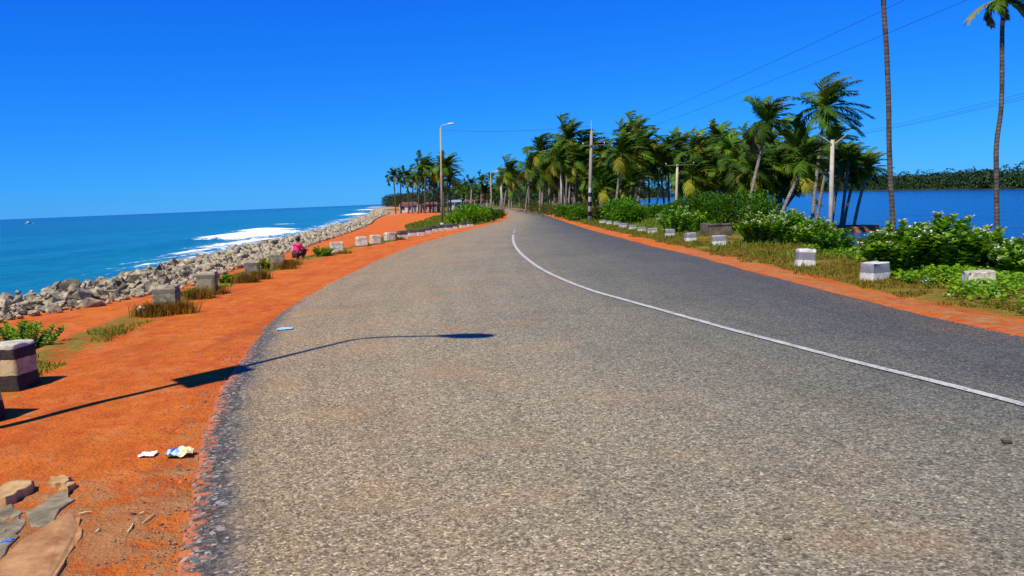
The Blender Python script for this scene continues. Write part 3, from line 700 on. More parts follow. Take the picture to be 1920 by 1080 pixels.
for i in range(240):
    cx = random.uniform(948, 1650); base_y = np.interp(cx, [a for a, _ in prof], [b for _, b in prof])
    cy = min(base_y + random.uniform(6, 50), hor(cx) - 12)
    if cx > 1400:
        if random.random() < .70: continue
        Yd = random.uniform(66, 86); cy = min(cy, hor(cx) - 34)
    else: Yd = min(max((random.uniform(5.5, 9.5) - 1.6) / (hor(cx) - cy) * 1550, 82), 185)
    t = at(cx, cy, Yd); x = min(t.x + random.uniform(-1.2, .6), float(XS(Yd)) - 0.8)
    if x < float(XR(Yd)) + 1.5: continue
    if t.x - x > 4: continue
    b = Vector((x, Yd, tz1(x, Yd) - .03))
    far = Yd > 145
    palm('coconut_palm', bent(b, t), CROWNS_FAR[i % 3] if far else CROWNS_MID[i % 4], LAB_GROVE, G_GROVE, random.uniform(.8, 1.1) * (.8 if cx > 1400 else 1), .14, .10, None, False, random.uniform(-.4, .4))
for i in range(60):  # short palms added to darken the space beneath the grove crowns
    cx = random.uniform(985, 1480)
    if 1186 < cx < 1262: continue
    Yd = random.uniform(88, 150) if cx < 1400 else random.uniform(70, 95); cy = hor(cx) - random.uniform(8, 40); t = at(cx, cy, Yd); x = t.x - random.uniform(-.3, .4)
    if x < float(XR(Yd)) + 3 or x > float(XS(Yd)) - 1: continue
    palm('coconut_palm', bent(Vector((x, Yd, tz1(x, Yd) - .03)), t), CROWNS_MID[i % 4], 'short young coconut palm added to darken the space under the taller grove palms', 'young palms added to darken the grove', random.uniform(.75, 1.05), .12, .09, None, False, random.uniform(-.5, .5))
# seaward clump
G_SEA = 'palms at the end of the sea wall'
for i, (bx, cx, cy, Yd, sc) in enumerate([(742, 738, 330, 238, .9), (752, 751, 331, 240, .9), (766, 764, 332, 230, 1.0), (773, 775, 340, 226, 1.0), (784, 788, 322, 220, 1.2), (797, 797, 312, 216, 1.3), (806, 806, 322, 225, 1.1), (812, 815, 335, 222, 1.1), (832, 830, 318, 168, 1.0), (840, 838, 312, 162, 1.1), (845, 842, 335, 172, 1.0), (790, 793, 345, 236, 1.1), (822, 824, 340, 230, 1.0)]):
    t = at(cx, cy, Yd); b = base_pt(bx, Yd)
    lab = 'palm in the cluster where the orange path meets the sea wall' if Yd > 200 else 'palm at the roadside end of the seaward palm cluster'
    palm('coconut_palm', bent(b, t), CROWNS_MID[i % 4] if Yd < 200 else CROWNS_FAR[i % 3], lab, G_SEA if Yd > 200 else 'palms at the roadside end of the seaward cluster', sc * 1.15, .19, .14, M_trunk_dk, False, random.uniform(-.3, .3))
# palms lining the road far ahead
G_FAR = 'palms along the road far ahead'
for i, (cx, cy) in enumerate([(862, 355), (874, 350), (884, 345), (895, 350), (903, 340), (912, 346), (920, 335), (931, 330), (938, 345), (948, 335), (868, 362), (890, 362), (908, 362), (926, 358), (944, 362), (855, 350)]):
    Yd = random.uniform(225, 290); t = at(cx, cy, Yd); x = t.x - .5
    if float(XL(Yd)) - .5 < x < float(XR(Yd)) + .5: x = float(XR(Yd)) + 1.6; t.x = x + .3
    palm('coconut_palm', [Vector((x, Yd, tz1(x, Yd) - .05)), t], CROWNS_FAR[i % 3], 'distant coconut palm lining the far bend of the road', G_FAR, random.uniform(.85, 1.2), .17, .13, None, False, random.uniform(-.4, .4))

# ------------------------------------------------------------------ far woods, each reads as one mass
def wood(name, label, spots):
    Vs = []; Fs = []; nb = 0
    for (x, y, z, h, w) in spots:
        k = 110; th = rng.uniform(0, 2 * np.pi, k); u = rng.uniform(-.7, 1, k); rr = np.sqrt(1 - u ** 2) * rng.uniform(.55, 1.05, k)
        P = np.stack([x + w * rr * np.cos(th), y + w * rr * np.sin(th), z + h * .50 + h * .50 * u], 1)
        D = np.stack([np.cos(th), np.sin(th), rng.uniform(-.5, .9, k)], 1)
        V, F = leaves(P, D, rng.uniform(.8, 1.7, k), rng.uniform(.4, .8, k), .2, .3); Vs.append(V); Fs.append(F + nb); nb += len(V)
        mbt = MB(); mbt.tube([(x, y, z - .4), (x, y, z + h * .7)], [.18, .12], 5); V = np.array(mbt.v); 
        fq = np.array([f for f in mbt.f if len(f) == 4]); Vs.append(V); Fs.append(np.concatenate([fq[:, [0, 1, 2]], fq[:, [0, 2, 3]]]) + nb); nb += len(V)
    o = link(name, mesh_np(name, np.concatenate(Vs), np.concatenate(Fs), M_far)); return tag(o, label, 'wood', None, 'stuff')
sp_ = []
for i in range(520):
    k = random.random() * (len(sh) - 3) + .0; j = int(k); q = sh[j] * (1 - (k - j)) + sh[j + 1] * (k - j)
    dd = random.uniform(1, 45) ** 1.0; dirx = np.array([1.0, .25]) if j > 1 else np.array([.3, .95])
    x, y = q + dirx * dd; hh = random.uniform(5.0, 7.6) + .035 * dd
    if y < 330: hh *= .82
    sp_.append((x, y, -1.8, hh * (1.25 if random.random() < .12 else 1), random.uniform(2.2, 4.0)))
wood('far_palm_wood', 'dark green wood lining the far shore of the lagoon', sp_)
sp_ = []
for i in range(170):
    y = random.uniform(660, 830); x = float(XF(y)) + 10 + abs(random.gauss(0, 1)) * 22; sp_.append((x, y, tz1(x, y), random.uniform(8, 12.5), random.uniform(3, 6)))
wood('headland_wood', 'bluish wood on the headland where the beach ends', sp_)
sp_ = []
for i in range(210):
    y = random.uniform(330, 520); x = random.uniform(float(XF(y)) + 22, float(XS(y)) - 3); sp_.append((x, y, tz1(x, y), random.uniform(6, 10.5), random.uniform(2.5, 4.5)))
wood('wood_beyond_road', 'wood closing off the view beyond the road bend', sp_)

# ------------------------------------------------------------------ sea wall of boulders
def hull_rock(seed):
    q = random.Random(seed); bm = bmesh.new()
    for k in range(12):
        v = Vector((q.gauss(0, 1), q.gauss(0, 1), q.gauss(0, 1))).normalized()
        m_ = max(abs(v.x), abs(v.y), abs(v.z)); v = v * (0.30 + 0.62 / m_ * .95)
        bm.verts.new((v.x * .55, v.y * .45, v.z * .40))
    bmesh.ops.convex_hull(bm, input=bm.verts); 
    bmesh.ops.delete(bm, geom=[v for v in bm.verts if not v.link_faces], context='VERTS')
    me_ = bpy.data.meshes.new('boulder'); bm.to_mesh(me_); bm.free(); me_.materials.append(M_rock); return me_
ROCKS = [hull_rock(100 + i) for i in range(14)]
wall = empty('rock_sea_wall', (-10.5, 17, tz1(-10.5, 17)))
tag(wall, 'long sea wall of piled pale grey boulders along the surf', 'sea wall')
spots = []
yv = 2.0
while yv < 330:
    step = 0.26 if yv < 32 else 0.26 + (yv - 32) * .0032
    for w in np.arange(-0.15, 5.6, 0.27 * step / .26):
        if w > 4.2 and random.random() < .35: continue
        sz = (random.uniform(.15, .40) * (1.4 if random.random() < .08 else 1)) * step / .26
        if w < .4: sz *= .75
        y = yv + random.uniform(-.12, .12) * step / .26; x = float(XF(y)) - w + random.uniform(-.12, .12) * step / .26
        z = tz1(x, y) + sz * .16 + random.uniform(-.07, .14) * (1 if w > .5 else .2)
        if random.random() < .05 and w > .6: z += .16
        spots.append((x, y, z, sz))
    yv += step
def apparent(s):
    x, y, z, sz = s; u = x / max(y, .1) * FPX + 960
    return (sz / y) if (-40 < u) and float(XF(y)) - x < 4.4 else -1
order = sorted(range(len(spots)), key=lambda i: -apparent(spots[i])); big = set(order[:300])
Vs = []; Fs = []; nb = 0
for i, (x, y, z, sz) in enumerate(spots):
    e = Matrix.Rotation(random.uniform(0, 6.28), 3, 'Z') @ Matrix.Rotation(random.gauss(0, .55), 3, 'X') @ Matrix.Rotation(random.gauss(0, .55), 3, 'Y')
    scl = Vector((sz * random.uniform(.85, 1.2), sz * random.uniform(.8, 1.1), sz * random.uniform(.75, 1.1))); me_ = ROCKS[i % 14]
    if i in big:
        o = link('boulder', me_, wall); o.location = Vector((x, y, z)) - wall.location; o.rotation_euler = e.to_euler(); o.scale = scl
    else:
        V = np.array([v.co for v in me_.vertices]) * np.array(scl); V = V @ np.array(e).T + np.array((x, y, z))
        Vs.append(V); Fs.append(np.array([p.vertices[:] for p in me_.polygons]) + nb); nb += len(V)
o = link('boulder_heap', mesh_np('boulder_heap', np.concatenate(Vs) - np.array(wall.location), np.concatenate(Fs), M_rock), wall); o['kind'] = 'stuff'

# ------------------------------------------------------------------ guard stones
def block_mesh(name, w, d, h, mat, seed, taper=.94):
    bm = bmesh.new(); bmesh.ops.create_cube(bm, size=1.0)
    for v in bm.verts:
        k = taper if v.co.z > 0 else 1.0
        v.co = Vector((v.co.x * w * k, v.co.y * d * k, (v.co.z + .5) * h - .06 * (v.co.z < 0)))
    bmesh.ops.bevel(bm, geom=bm.edges[:], offset=.018, segments=2, affect='EDGES', profile=.6)
    bmesh.ops.subdivide_edges(bm, edges=[e for e in bm.edges if e.calc_length() > .12], cuts=3, use_grid_fill=True)
    q = random.Random(seed)
    for v in bm.verts:
        v.co += Vector((q.gauss(0, .006), q.gauss(0, .006), q.gauss(0, .005)))
        if v.co.z > h - .05 and (abs(v.co.x) > w * .40) and q.random() < .35: v.co.z -= q.uniform(.005, .04)
    me_ = bpy.data.meshes.new(name); bm.to_mesh(me_); bm.free(); me_.materials.append(mat); me_.polygons.foreach_set('use_smooth', np.ones(len(me_.polygons), bool)); return me_
CREAM = (.50, .41, .22); BLK = (.022, .020, .018); WHT = (.66, .65, .62); GRB = (.20, .22, .26)
M_b1 = mat_bands('black_cream_paint', [(0, BLK), (.15, CREAM), (.30, BLK), (.405, (.56, .52, .40))], dirt=(.09, .07, .045), dirt_amt=.5)
M_b2 = mat_bands('faded_paint', [(0, (.26, .19, .08)), (.20, (.27, .25, .17)), (.33, (.15, .15, .11)), (.405, (.40, .35, .25))], dirt=(.06, .05, .03), dirt_amt=.75)
M_b3 = mat_bands('white_limewash', [(0, (.10, .09, .07)), (.05, (.62, .58, .44)), (.26, (.52, .48, .37)), (.34, (.66, .62, .50))], dirt=(.16, .12, .08), dirt_amt=.7)
M_b4 = mat_bands('white_grey_paint', [(0, WHT), (.14, GRB), (.30, WHT)], dirt=(.20, .18, .14), dirt_amt=.6)
M_b5 = mat_bands('black_topped_kerb', [(0, (.62, .58, .46)), (.20, (.045, .05, .05))], dirt=(.20, .16, .08), dirt_amt=.5)
def flat_pt(px, py):
    d = ray(px, py); lo, hi = 0.5, 1500.0
    for _ in range(60):
        m_ = (lo + hi) / 2; p = d * m_
        if CAMH + p.z > float(zb(p.y)): lo = m_
        else: hi = m_
    return Vector((d.x * lo, d.y * lo, 0))
def gstone(px, py, w, d, h, mat, rz, label, group=None, seed=0, loc=None):
    p = loc if loc is not None else on_ground(px, py)
    o = link('guard_stone', block_mesh('guard_stone', w, d, h, mat, seed)); o.location = (p.x, p.y, tz1(p.x, p.y) - .01); o.rotation_euler = (R_(random.gauss(0, 1.2)), R_(random.gauss(0, 1.2)), rz)
    return tag(o, label, 'guard stone', group)
gstone(0, 0, .62, .34, .45, M_b1, R_(-4), 'black and cream banded guard stone beside the leafy green weed', None, 1, Vector((-5.05, 7.98, 0)))
gstone(0, 0, .60, .34, .45, M_b1, R_(-8), 'black and cream banded guard stone beside the off-road lamp post', None, 2, Vector((-4.60, 6.66, 0)))
gl = 'weathered grey guard stones standing in dry grass tufts'
for i, (px, py, hh) in enumerate([(314, 586, .46), (389, 553, .46), (474, 523, .44), (520, 505, .40)]):
    gstone(px, py, .38, .34, hh, M_b2, R_(8 + 4 * i), 'weathered grey guard stone with a dry grass tuft at its foot', gl, 10 + i)
for i, (px, py) in enumerate([(632, 475), (678, 462), (704, 458), (731, 452)]):
    gstone(px, py, .46, .34, .40, M_b3, R_(15 + 6 * i), 'whitewashed guard stone on the orange verge beyond the crouching person', 'whitewashed guard stones on the orange verge', 20 + i)
for i, (px, py) in enumerate([(755, 446), (772, 442), (788, 440), (802, 437), (814, 434), (825, 432), (841, 431), (851, 429), (868, 426), (881, 424)]):
    gstone(px, py, .46, .34, .40, M_b5, R_(25), 'black-topped cream kerb block in the row below the far lamp post', 'kerb blocks below the far lamp post', 30 + i, flat_pt(px, py))
gw = [(1509, 499, .36, .37, 'white guard stone with grey upper band before the brown grass and dark bush'), (1640, 524, .42, .31, 'squat white and grey guard stone at the left foot of the flowering bush'), (1836, 541, .40, .28, 'low white guard stone half buried in creepers below the flowering bush')]
for i, (px, py, w, h, lab) in enumerate(gw): gstone(px, py, w, .30, h, M_b3 if i == 2 else M_b4, R_((-4, 24, -8)[i]), lab, None, 50 + i)
for i, (px, py) in enumerate([(1348, 460), (1295, 453), (1256, 444), (1224, 438), (1203, 435), (1186, 431), (1168, 427), (1156, 423), (1142, 421), (1130, 419)]):
    gstone(px, py, .34 if i % 3 else .42, .30, .30 if i < 3 else .24, M_b4, R_(random.uniform(-15, 10)), 'small white and grey guard stone in the row along the lagoon verge', 'white guard stones along the lagoon verge', 60 + i)

# ------------------------------------------------------------------ lamp posts
def lamp_post(base, top, arm, label, mat, board=False, r0=.075):
    root = empty('street_lamp', base); base = Vector(base); t = Vector(top) - base
    mb = MB(); mb.tube([(0, 0, -.3), t * .45, t], [r0, r0 * .92, r0 * .66], 10); mb.build('pole', mat, root, True)
    mb = MB(); mb.tube([(0, 0, -.05), (0, 0, .35)], [r0 * 1.9, r0 * 1.7], 10); mb.build('base_collar', M_conc, root, True)
    a = Vector(arm); pts = [t - Vector((0, 0, .1)), t + a * .06 + Vector((0, 0, .16)), t + a * .26 + Vector((0, 0, .30)), t + a * .60 + Vector((0, 0, .36))]
    mb = MB(); mb.tube(catmull(pts, 4), .034, 8); mb.build('arm', M_metal, root, True)
    u = a.normalized(); h0 = t + a * .56 + Vector((0, 0, .36)); ang = math.atan2(u.y, u.x)
    mb = MB(); V = []; n = 10; secs = [(0, .05, .04), (.12, .09, .07), (.30, .16, .10), (.52, .17, .10), (.68, .12, .07), (.74, .05, .03)]
    for s0, w, hh in secs:
        for k in range(n):
            th = 2 * math.pi * k / n; yy = w * math.cos(th); zz = hh * math.sin(th) * (1 if math.sin(th) > 0 else .45)
            V.append(h0 + Vector((u.x * s0 - u.y * yy, u.y * s0 + u.x * yy, zz + .02)))
    Fh = [(i * n + k, i * n + (k + 1) % n, (i + 1) * n + (k + 1) % n, (i + 1) * n + k) for i in range(len(secs) - 1) for k in range(n)]
    Fh += [tuple(range(n))[::-1], tuple((len(secs) - 1) * n + k for k in range(n))]
    mb.add(V, Fh); hd = mb.build('lamp_head', M_lamp, root, True)
    mb = MB(); mb.ball(h0 + u * .45 + Vector((0, 0, -.02)), (.17, .12, .06), 10, 6); mb.build('lens', M_glass, hd, True)
    if board:
        ang = math.atan2(-.46, .35)
        mb = MB(); mb.box((SHX * -.0 + .10 * SHX, .10 * SHY, 4.32), (.56, .02, 1.10), ang); bd = mb.build('sign_board', M_lamp, root)
        mb = MB(); mb.box((.05 * SHX, .05 * SHY, 4.65), (.10, .12, .05), ang); mb.box((.05 * SHX, .05 * SHY, 4.0), (.10, .12, .05), ang); mb.build('bracket', M_metal, root)
    return tag(root, label, 'street lamp')
b = on_ground(829, 424); lamp_top = at(826, 240, b.y)
lamp_post((b.x, b.y, tz1(b.x, b.y)), lamp_top, (1.25, -.1, 0), 'tall single-arm street lamp behind the black-topped kerb blocks', M_steelyel, False, .11)
b2 = on_ground(922, 402); t2 = at(920, 326, b2.y)
lamp_post((b2.x, b2.y, tz1(b2.x, b2.y)), t2, (1.3, -.1, 0), 'distant street lamp at the left edge of the road bend', M_steelyel, False, .11)
LB = Vector((-4.75, 5.52, 0)); LB.z = tz1(LB.x, LB.y)
lamp_post(LB, LB + Vector((0, 0, 7.25)), (1.52, -.45, 0), 'street lamp with a board, beside the banded guard stones, shadowing the road', M_steelyel, True, .06)

# ------------------------------------------------------------------ utility poles and wires
M_pband = mat_bands('banded_pole_foot', [(-.5, WHT)] + [(z, (BLK if k % 2 == 0 else WHT)) for k, z in enumerate((.42, .75, 1.12, 1.45, 1.8, 2.1))] + [(2.45, (.30, .27, .22))], dirt=(.2, .18, .14), dirt_amt=.3)
M_pole = simple('concrete_pole', (.36, .32, .25), (.50, .46, .37), .85, 2.0, .2, .2)
M_xarm = simple('brown_crossarm', (.10, .08, .05), (.20, .16, .10), .8, 4, .2, 0)
def upole(base, top, r0, r1, label, mat=None, arms=(), group=None, spike=0.0, square=True):
    root = empty('utility_pole', base); t = Vector(top) - Vector(base); mb = MB(); n = 4 if square else 10
    mb.tube([(0, 0, -.4), t * .5, t], [r0, (r0 + r1) / 2, r1], 8); mb.build('shaft', mat or M_pole, root, True)
    for (h, wl, wr, sag) in arms:
        c = t * h; mb = MB(); mb.box(c + Vector(((wr - wl) / 2, -r0, 0)), (wl + wr, .05, .055)); ca = mb.build('crossarm', M_xarm, root)
        for xx in (-wl + .06, wr - .06):
            mb = MB(); mb.tube([c + Vector((xx, -r0, .04)), c + Vector((xx, -r0, .10)), c + Vector((xx, -r0, .12)), c + Vector((xx, -r0, .20))], [.02, .02, .05, .03], 7); mb.build('insulator', M_lamp, ca, True)
    if spike: mb = MB(); mb.tube([t, t + Vector((0, 0, spike))], [.03, .02], 6); mb.build('top_spike', M_metal, root)
    return tag(root, label, 'utility pole', group)
b = on_ground(1105, 416); PB = Vector((b.x, b.y, tz1(b.x, b.y))); PT = at(1109, 246, b.y)
upole(PB, PT, .15, .09, 'concrete utility pole with black and white banded foot at the verge', M_pband, [((PT.z - PB.z - 1.0) / (PT.z - PB.z), .65, 1.0, 0)], None, .75)
Y2 = 52.0; q0 = base_pt(1556, Y2); q1 = at(1561, 262, Y2)
pr = upole(q0, q1, .17, .12, 'thick pale concrete pole with V-shaped steel bracket among the palms', M_pole)
for sx in (-1, 1):
    mb = MB(); tt = q1 - q0; mb.tube([tt + Vector((.1 * sx, -.12, -.25)), tt + Vector((.80 * sx, -.12, .26))], .028, 6); mb.build('v_bracket_arm', M_conc, pr)
q2 = base_pt(1267, 75); q3 = at(1270, 308, 75)
upole(q2, q3, .15, .10, 'slim concrete pole with a wide crossarm in front of the grove', M_pole, [(.985, 1.1, 1.5, 0)])
gp = 'slim pale poles in front of the grove'
for px, Yd, top in ((1053, 112, 318), (1135, 112, 300)):
    upole(base_pt(px, Yd), at(px - 1, top, Yd), .16, .11, 'slim pale concrete pole standing against the palm trunks', M_pole, (), gp)
for px, Yd, top in ((941, 172, 338), (950, 170, 346)):
    xx = at(px, 390, Yd).x; xx = min(xx, float(XL(Yd)) - .3) if px < 945 else float(XL(Yd)) - .15
    upole(Vector((xx, Yd, tz1(xx, Yd))), Vector((xx - .1, Yd, at(px, top, Yd).z)), .11, .085, 'pale pole at the road edge by the far bend', M_pole, (), 'pale poles by the far bend')
NP1 = Vector((14.0, 8.0, tz1(14, 8))); NP1t = Vector((14.0, 8.0, 7.3))
upole(NP1, NP1t, .14, .09, 'near concrete pole on the lagoon bank carrying the two long wires', M_pole, [(.97, .7, .7, 0)])
NP2 = Vector((20.6, 28.0, tz1(20.6, 28))); NP2t = Vector((20.6, 28.0, 5.0))
upole(NP2, NP2t, .13, .09, 'concrete pole at the water edge behind the creepers', M_pole, [(.98, .5, .5, 0)])
def wire(a, b, sag, label, r=.012, group=None):
    a = Vector(a); b = Vector(b); mb = MB(); pts = []
    for i in range(25): t = i / 24; p = a.lerp(b, t); p.z -= sag * 4 * t * (1 - t); pts.append(p)
    mb.tube(pts, r, 5); o = mb.build('overhead_wire', M_wire); return tag(o, label, 'wire', group)
ca = PB.lerp(PT, (PT.z - PB.z - 1.0) / (PT.z - PB.z))
gwr = 'two long wires sloping down to the banded pole'
wire(ca + Vector((-.55, -.15, .2)), NP1t + Vector((-.6, -.15, .2)), .35, 'dark overhead wire sloping from the sky to the banded pole', .0055, gwr)
wire(ca + Vector((.95, -.15, .2)), NP1t + Vector((.6, -.15, -.05)), .40, 'dark overhead wire sloping from the sky to the banded pole', .0055, gwr)
gw2 = 'three wires leaving the pale pole over the lagoon'
for k, (sx, zz) in enumerate(((.85, .55), (.85, .32), (0, 0))):
    wire(q1 + Vector((sx, -.12, zz * .5)), NP2t + Vector((.45 * (1 - k), -.1, .25 - .22 * k)), .12, 'thin overhead wire from the V-bracket pole across the lagoon', .005, gw2)
wire(lamp_top + Vector((.03, 0, -.2)), PT + Vector((0, 0, .35)), .25, 'thin wire strung across the road from lamp post to banded pole', .011)

# ------------------------------------------------------------------ bushes
def milkweed(loc, nst, h, spread, label, seed, leaf=.165, flowers=True, group=None, seg=2, name='milkweed_bush', mat=None):
    q = np.random.default_rng(seed); root = empty(name, loc); P = []; D = []; Ls = []; mbs = MB(); FP = []; FD = []
    for k in range(nst):
        az = q.uniform(0, 6.283); rr = spread * math.sqrt(q.uniform(0, 1)); lean = rr * q.uniform(.75, 1.0); hh = h * (1 - .42 * (rr / spread) ** 2) * q.uniform(.72, 1.08)
        b0 = np.array([.35 * rr * math.cos(az), .35 * rr * math.sin(az), -.03]); t0 = np.array([lean * math.cos(az) + .06 * h, lean * math.sin(az), hh])
        md = (b0 + t0) / 2 + np.array([0, 0, .1 * h]); pts = [b0 * (1 - t) ** 2 + 2 * md * t * (1 - t) + t0 * t * t for t in np.linspace(0, 1, 7)]
        mbs.tube(pts, list(np.linspace(.016, .007, 7)), 4, False)
        nn = int(12 + 6 * h)
        for j in range(nn):
            t = .10 + .90 * j / (nn - 1); p = b0 * (1 - t) ** 2 + 2 * md * t * (1 - t) + t0 * t * t; a2 = az + j * 1.57 + q.uniform(-.3, .3)
            for sgn in (0, math.pi):
                D.append((math.cos(a2 + sgn), math.sin(a2 + sgn), q.uniform(.25, .85) + .35 * (t > .85))); P.append(p); Ls.append(leaf * q.uniform(.75, 1.2) * (.7 if t > .92 else 1))
        if flowers and q.random() < .6:
            for j in range(9): a3 = q.uniform(0, 6.28); FP.append(t0 + np.array([.05 * math.cos(a3), .05 * math.sin(a3), .03 + q.uniform(-.02, .04)])); FD.append((math.cos(a3), math.sin(a3), q.uniform(.2, 1)))
    V, F = leaves(P, D, np.array(Ls), np.array(Ls) * .74, .16, .12, seg); link('foliage', mesh_np('foliage', V, F, mat or M_calo), root)
    mbs.build('stems', M_stem, root)
    if FP: V, F = leaves(FP, FD, .05, .045, .1, 0, 1); fo = link('flowers', mesh_np('flowers', V, F, M_flow), root); fo['kind'] = 'stuff'
    return tag(root, label, 'bush', group)
def gpos(px, Y): x = at(px, 450, Y).x; return Vector((x, Y, tz1(x, Y)))
mk = [(1685, 14.9, 54, .86, .88, 'pale-flowered milkweed bush at the left behind the squat guard stone'),
      (1768, 15.2, 60, 1.02, .90, 'tall milkweed bush with pale flower tips below the tall palm trunks'),
      (1836, 15.4, 46, .84, .75, 'milkweed bush behind the half-buried guard stone'),
      (1935, 14.2, 48, .72, .80, 'milkweed bush spreading past the slim palm trunk')]
for i, (px, Yd, n, h, s, lab) in enumerate(mk): milkweed(gpos(px, Yd), n, h, s, lab, 200 + i)
mk = [(1422, 25.0, 54, .95, .95, 'bright milkweed bush beside the low concrete parapet'),
      (1482, 26.0, 56, .98, 1.0, 'bushy milkweed in the middle of the thicket under the slanting palm'),
      (1530, 24.0, 50, .80, .85, 'milkweed at the thicket end near the pale concrete pole')]
for i, (px, Yd, n, h, s, lab) in enumerate(mk): milkweed(gpos(px, Yd), n, h, s, lab, 220 + i, .15)
milkweed(gpos(1562, 20.5), 34, .62, .70, 'leafy bush coloured darker for the shade at the lagoon end of the thicket', 240, .12, False, None, 2, 'shade_tinted_bush', M_shrub)  # darker leaf colour stands in for the thicket's shady end
milkweed(gpos(1268, 33.5), 34, 1.05, 1.0, 'round milkweed bush behind the white guard stones', 241, .15)
milkweed(gpos(1305, 35.0), 22, .85, .8, 'smaller milkweed bush beside the round one', 242, .15, False)
# weeds on the seaward side
milkweed(Vector((-6.55, 10.9, tz1(-6.55, 10.9))), 46, .46, .68, 'leafy bright green weed growing behind the banded guard stone', 243, .075, False, None, 1, 'green_weed', M_creep)
for px, py, h, s, lab in ((425, 530, .18, .22, 'tiny green weed between two weathered guard stones'), (503, 505, .32, .35, 'green weed beside the guard stone nearest the crouching person'), (604, 480, .32, .50, 'spreading green weed on the verge before the whitewashed stones')):
    p = on_ground(px, py); milkweed(p, 18, h, s, lab, int(px), .09, False, None, 1, 'green_weed', M_creep)

def shrub(loc, rx, ry, h, n, label, mat, leaf=.16, group=None, seed=0, name='shrub', cat='shrub'):
    q = np.random.default_rng(seed); root = empty(name, loc); lobes = [(q.uniform(-.55, .55) * rx, q.uniform(-.55, .55) * ry, q.uniform(.40, .66) * h, q.uniform(.42, .65)) for _ in range(9)]
    P = []; D = []
    for lx, ly, lz, ls in lobes:
        k = n // 9; th = q.uniform(0, 6.283, k); u = q.uniform(-.9, 1, k); rr = np.sqrt(1 - u * u); rad = q.uniform(.6, 1.08, k)
        P.append(np.stack([lx + ls * rx * rr * np.cos(th) * rad, ly + ls * ry * rr * np.sin(th) * rad, np.maximum(lz + .5 * h * u * rad * ls * 1.5, .03)], 1))
        D.append(np.stack([rr * np.cos(th), rr * np.sin(th), u + .35], 1) + q.normal(0, .45, (k, 3)))
    P = np.concatenate(P); D = np.concatenate(D); Ls = leaf * q.uniform(.7, 1.3, len(P))
    V, F = leaves(P, D, Ls, Ls * .55, .2, .15); link('foliage', mesh_np('foliage', V, F, mat), root)
    mb = MB()
    for lx, ly, lz, ls in lobes: mb.tube([(0, 0, -.05), (lx * .5, ly * .5, lz * .6), (lx, ly, lz)], [.05, .03, .015], 5)
    mb.build('branches', M_stem, root)
    return tag(root, label, cat, group)
gs = 'green shrubs under the grove palms'
for i, (px, Yd, rx, h, lab) in enumerate([(1155, 57, 1.7, 1.55, 'rounded dark green shrub beside the banded utility pole'), (1180, 54, 1.1, 1.25, 'dark shrub behind the row of white guard stones'),
        (1318, 58, 2.2, 2.2, None), (1375, 56, 2.3, 2.5, None), (1435, 55, 1.9, 2.9, None), (1345, 66, 2.4, 2.2, None), (1285, 64, 1.6, 1.5, None), (1410, 64, 2.2, 2.4, None), (1240, 70, 2.2, 1.2, None), (1210, 74, 2.0, 1.0, None)]):
    shrub(gpos(px, Yd), rx, 1.3, h, 2300, lab or 'green shrub in the belt under the grove palms', M_shrub, .20, None if lab else gs, 300 + i)
gv = 'low shrubs along the lagoon verge towards the bend'
for i, (px, Yd, rx, h) in enumerate([(1085, 66, 1.1, 1.0), (1128, 64, 1.0, 1.0), (1070, 76, 1.5, 1.1), (1050, 90, 1.8, 1.2), (1030, 110, 2.2, 1.3), (1015, 132, 2.2, 1.4), (1065, 100, 2.2, 1.5), (1100, 88, 2.2, 1.5), (1000, 160, 2.4, 1.6), (985, 185, 2.8, 2.2)]):
    shrub(gpos(px, Yd), rx, 1.2, h, 1000, 'low olive shrub on the lagoon verge towards the bend', M_olive if i % 2 or px < 1040 else M_shrub, .20, gv, 330 + i)
gl2 = 'bright bushes on the seaward side of the bend'
for i, (px, Yd, rx, h, m_) in enumerate([(866, 72, 1.1, 1.25, M_calo), (880, 68, 1.3, 1.35, M_calo), (896, 72, 1.2, 1.2, M_calo), (912, 78, 1.2, 1.15, M_shrub), (878, 84, 1.6, 1.8, M_shrub), (902, 92, 1.8, 1.5, M_calo), (928, 92, 1.3, .95, M_olive), (938, 104, 1.3, .8, M_olive)]):
    p = gpos(px, Yd); p.x = min(p.x, float(XL(Yd)) - rx * .8 - .2); p.z = tz1(p.x, p.y)
    shrub(p, rx, 1.2, h, 1300, 'bright leafy bush on the seaward verge by the bend' if m_ is not M_olive else 'brownish bush at the inner edge of the bend', m_, .22, gl2 if m_ is not M_olive else 'brownish bushes at the bend', 350 + i)

# dry tufts at the feet of the weathered stones
def tuft(p, n, h, s, label, group, sx=1.0):
    bell = lambda: (rng.random(n) + rng.random(n) + rng.random(n) - 1.5) / 1.5
    P = np.stack([bell() * 2.3 * s * sx, bell() * 1.3 * s, np.zeros(n)], 1)
    for k in range(n): P[k, 2] = tz1(p.x + P[k, 0], p.y + P[k, 1]) - p.z - .02
    V, F = blades(P, rng.uniform(.5, 1.0, n) * h, .012, .8); o = link('grass_tuft', mesh_np('grass_tuft', V, F, M_tuft)); o.location = p
    return tag(o, label, 'grass tuft', group)
for i, (px, py, h, s) in enumerate([(292, 592, .34, .17), (334, 588, .34, .15), (376, 560, .30, .15), (404, 552, .24, .12), (462, 530, .30, .18), (488, 524, .32, .14), (530, 505, .38, .22), (545, 497, .26, .15), (645, 476, .18, .15), (745, 450, .25, .2)]):
    p = on_ground(px, py); tuft(p, 620, h * .9, s * 1.1, 'straw-coloured grass tuft at the foot of a guard stone', 'grass tufts at the guard stones')

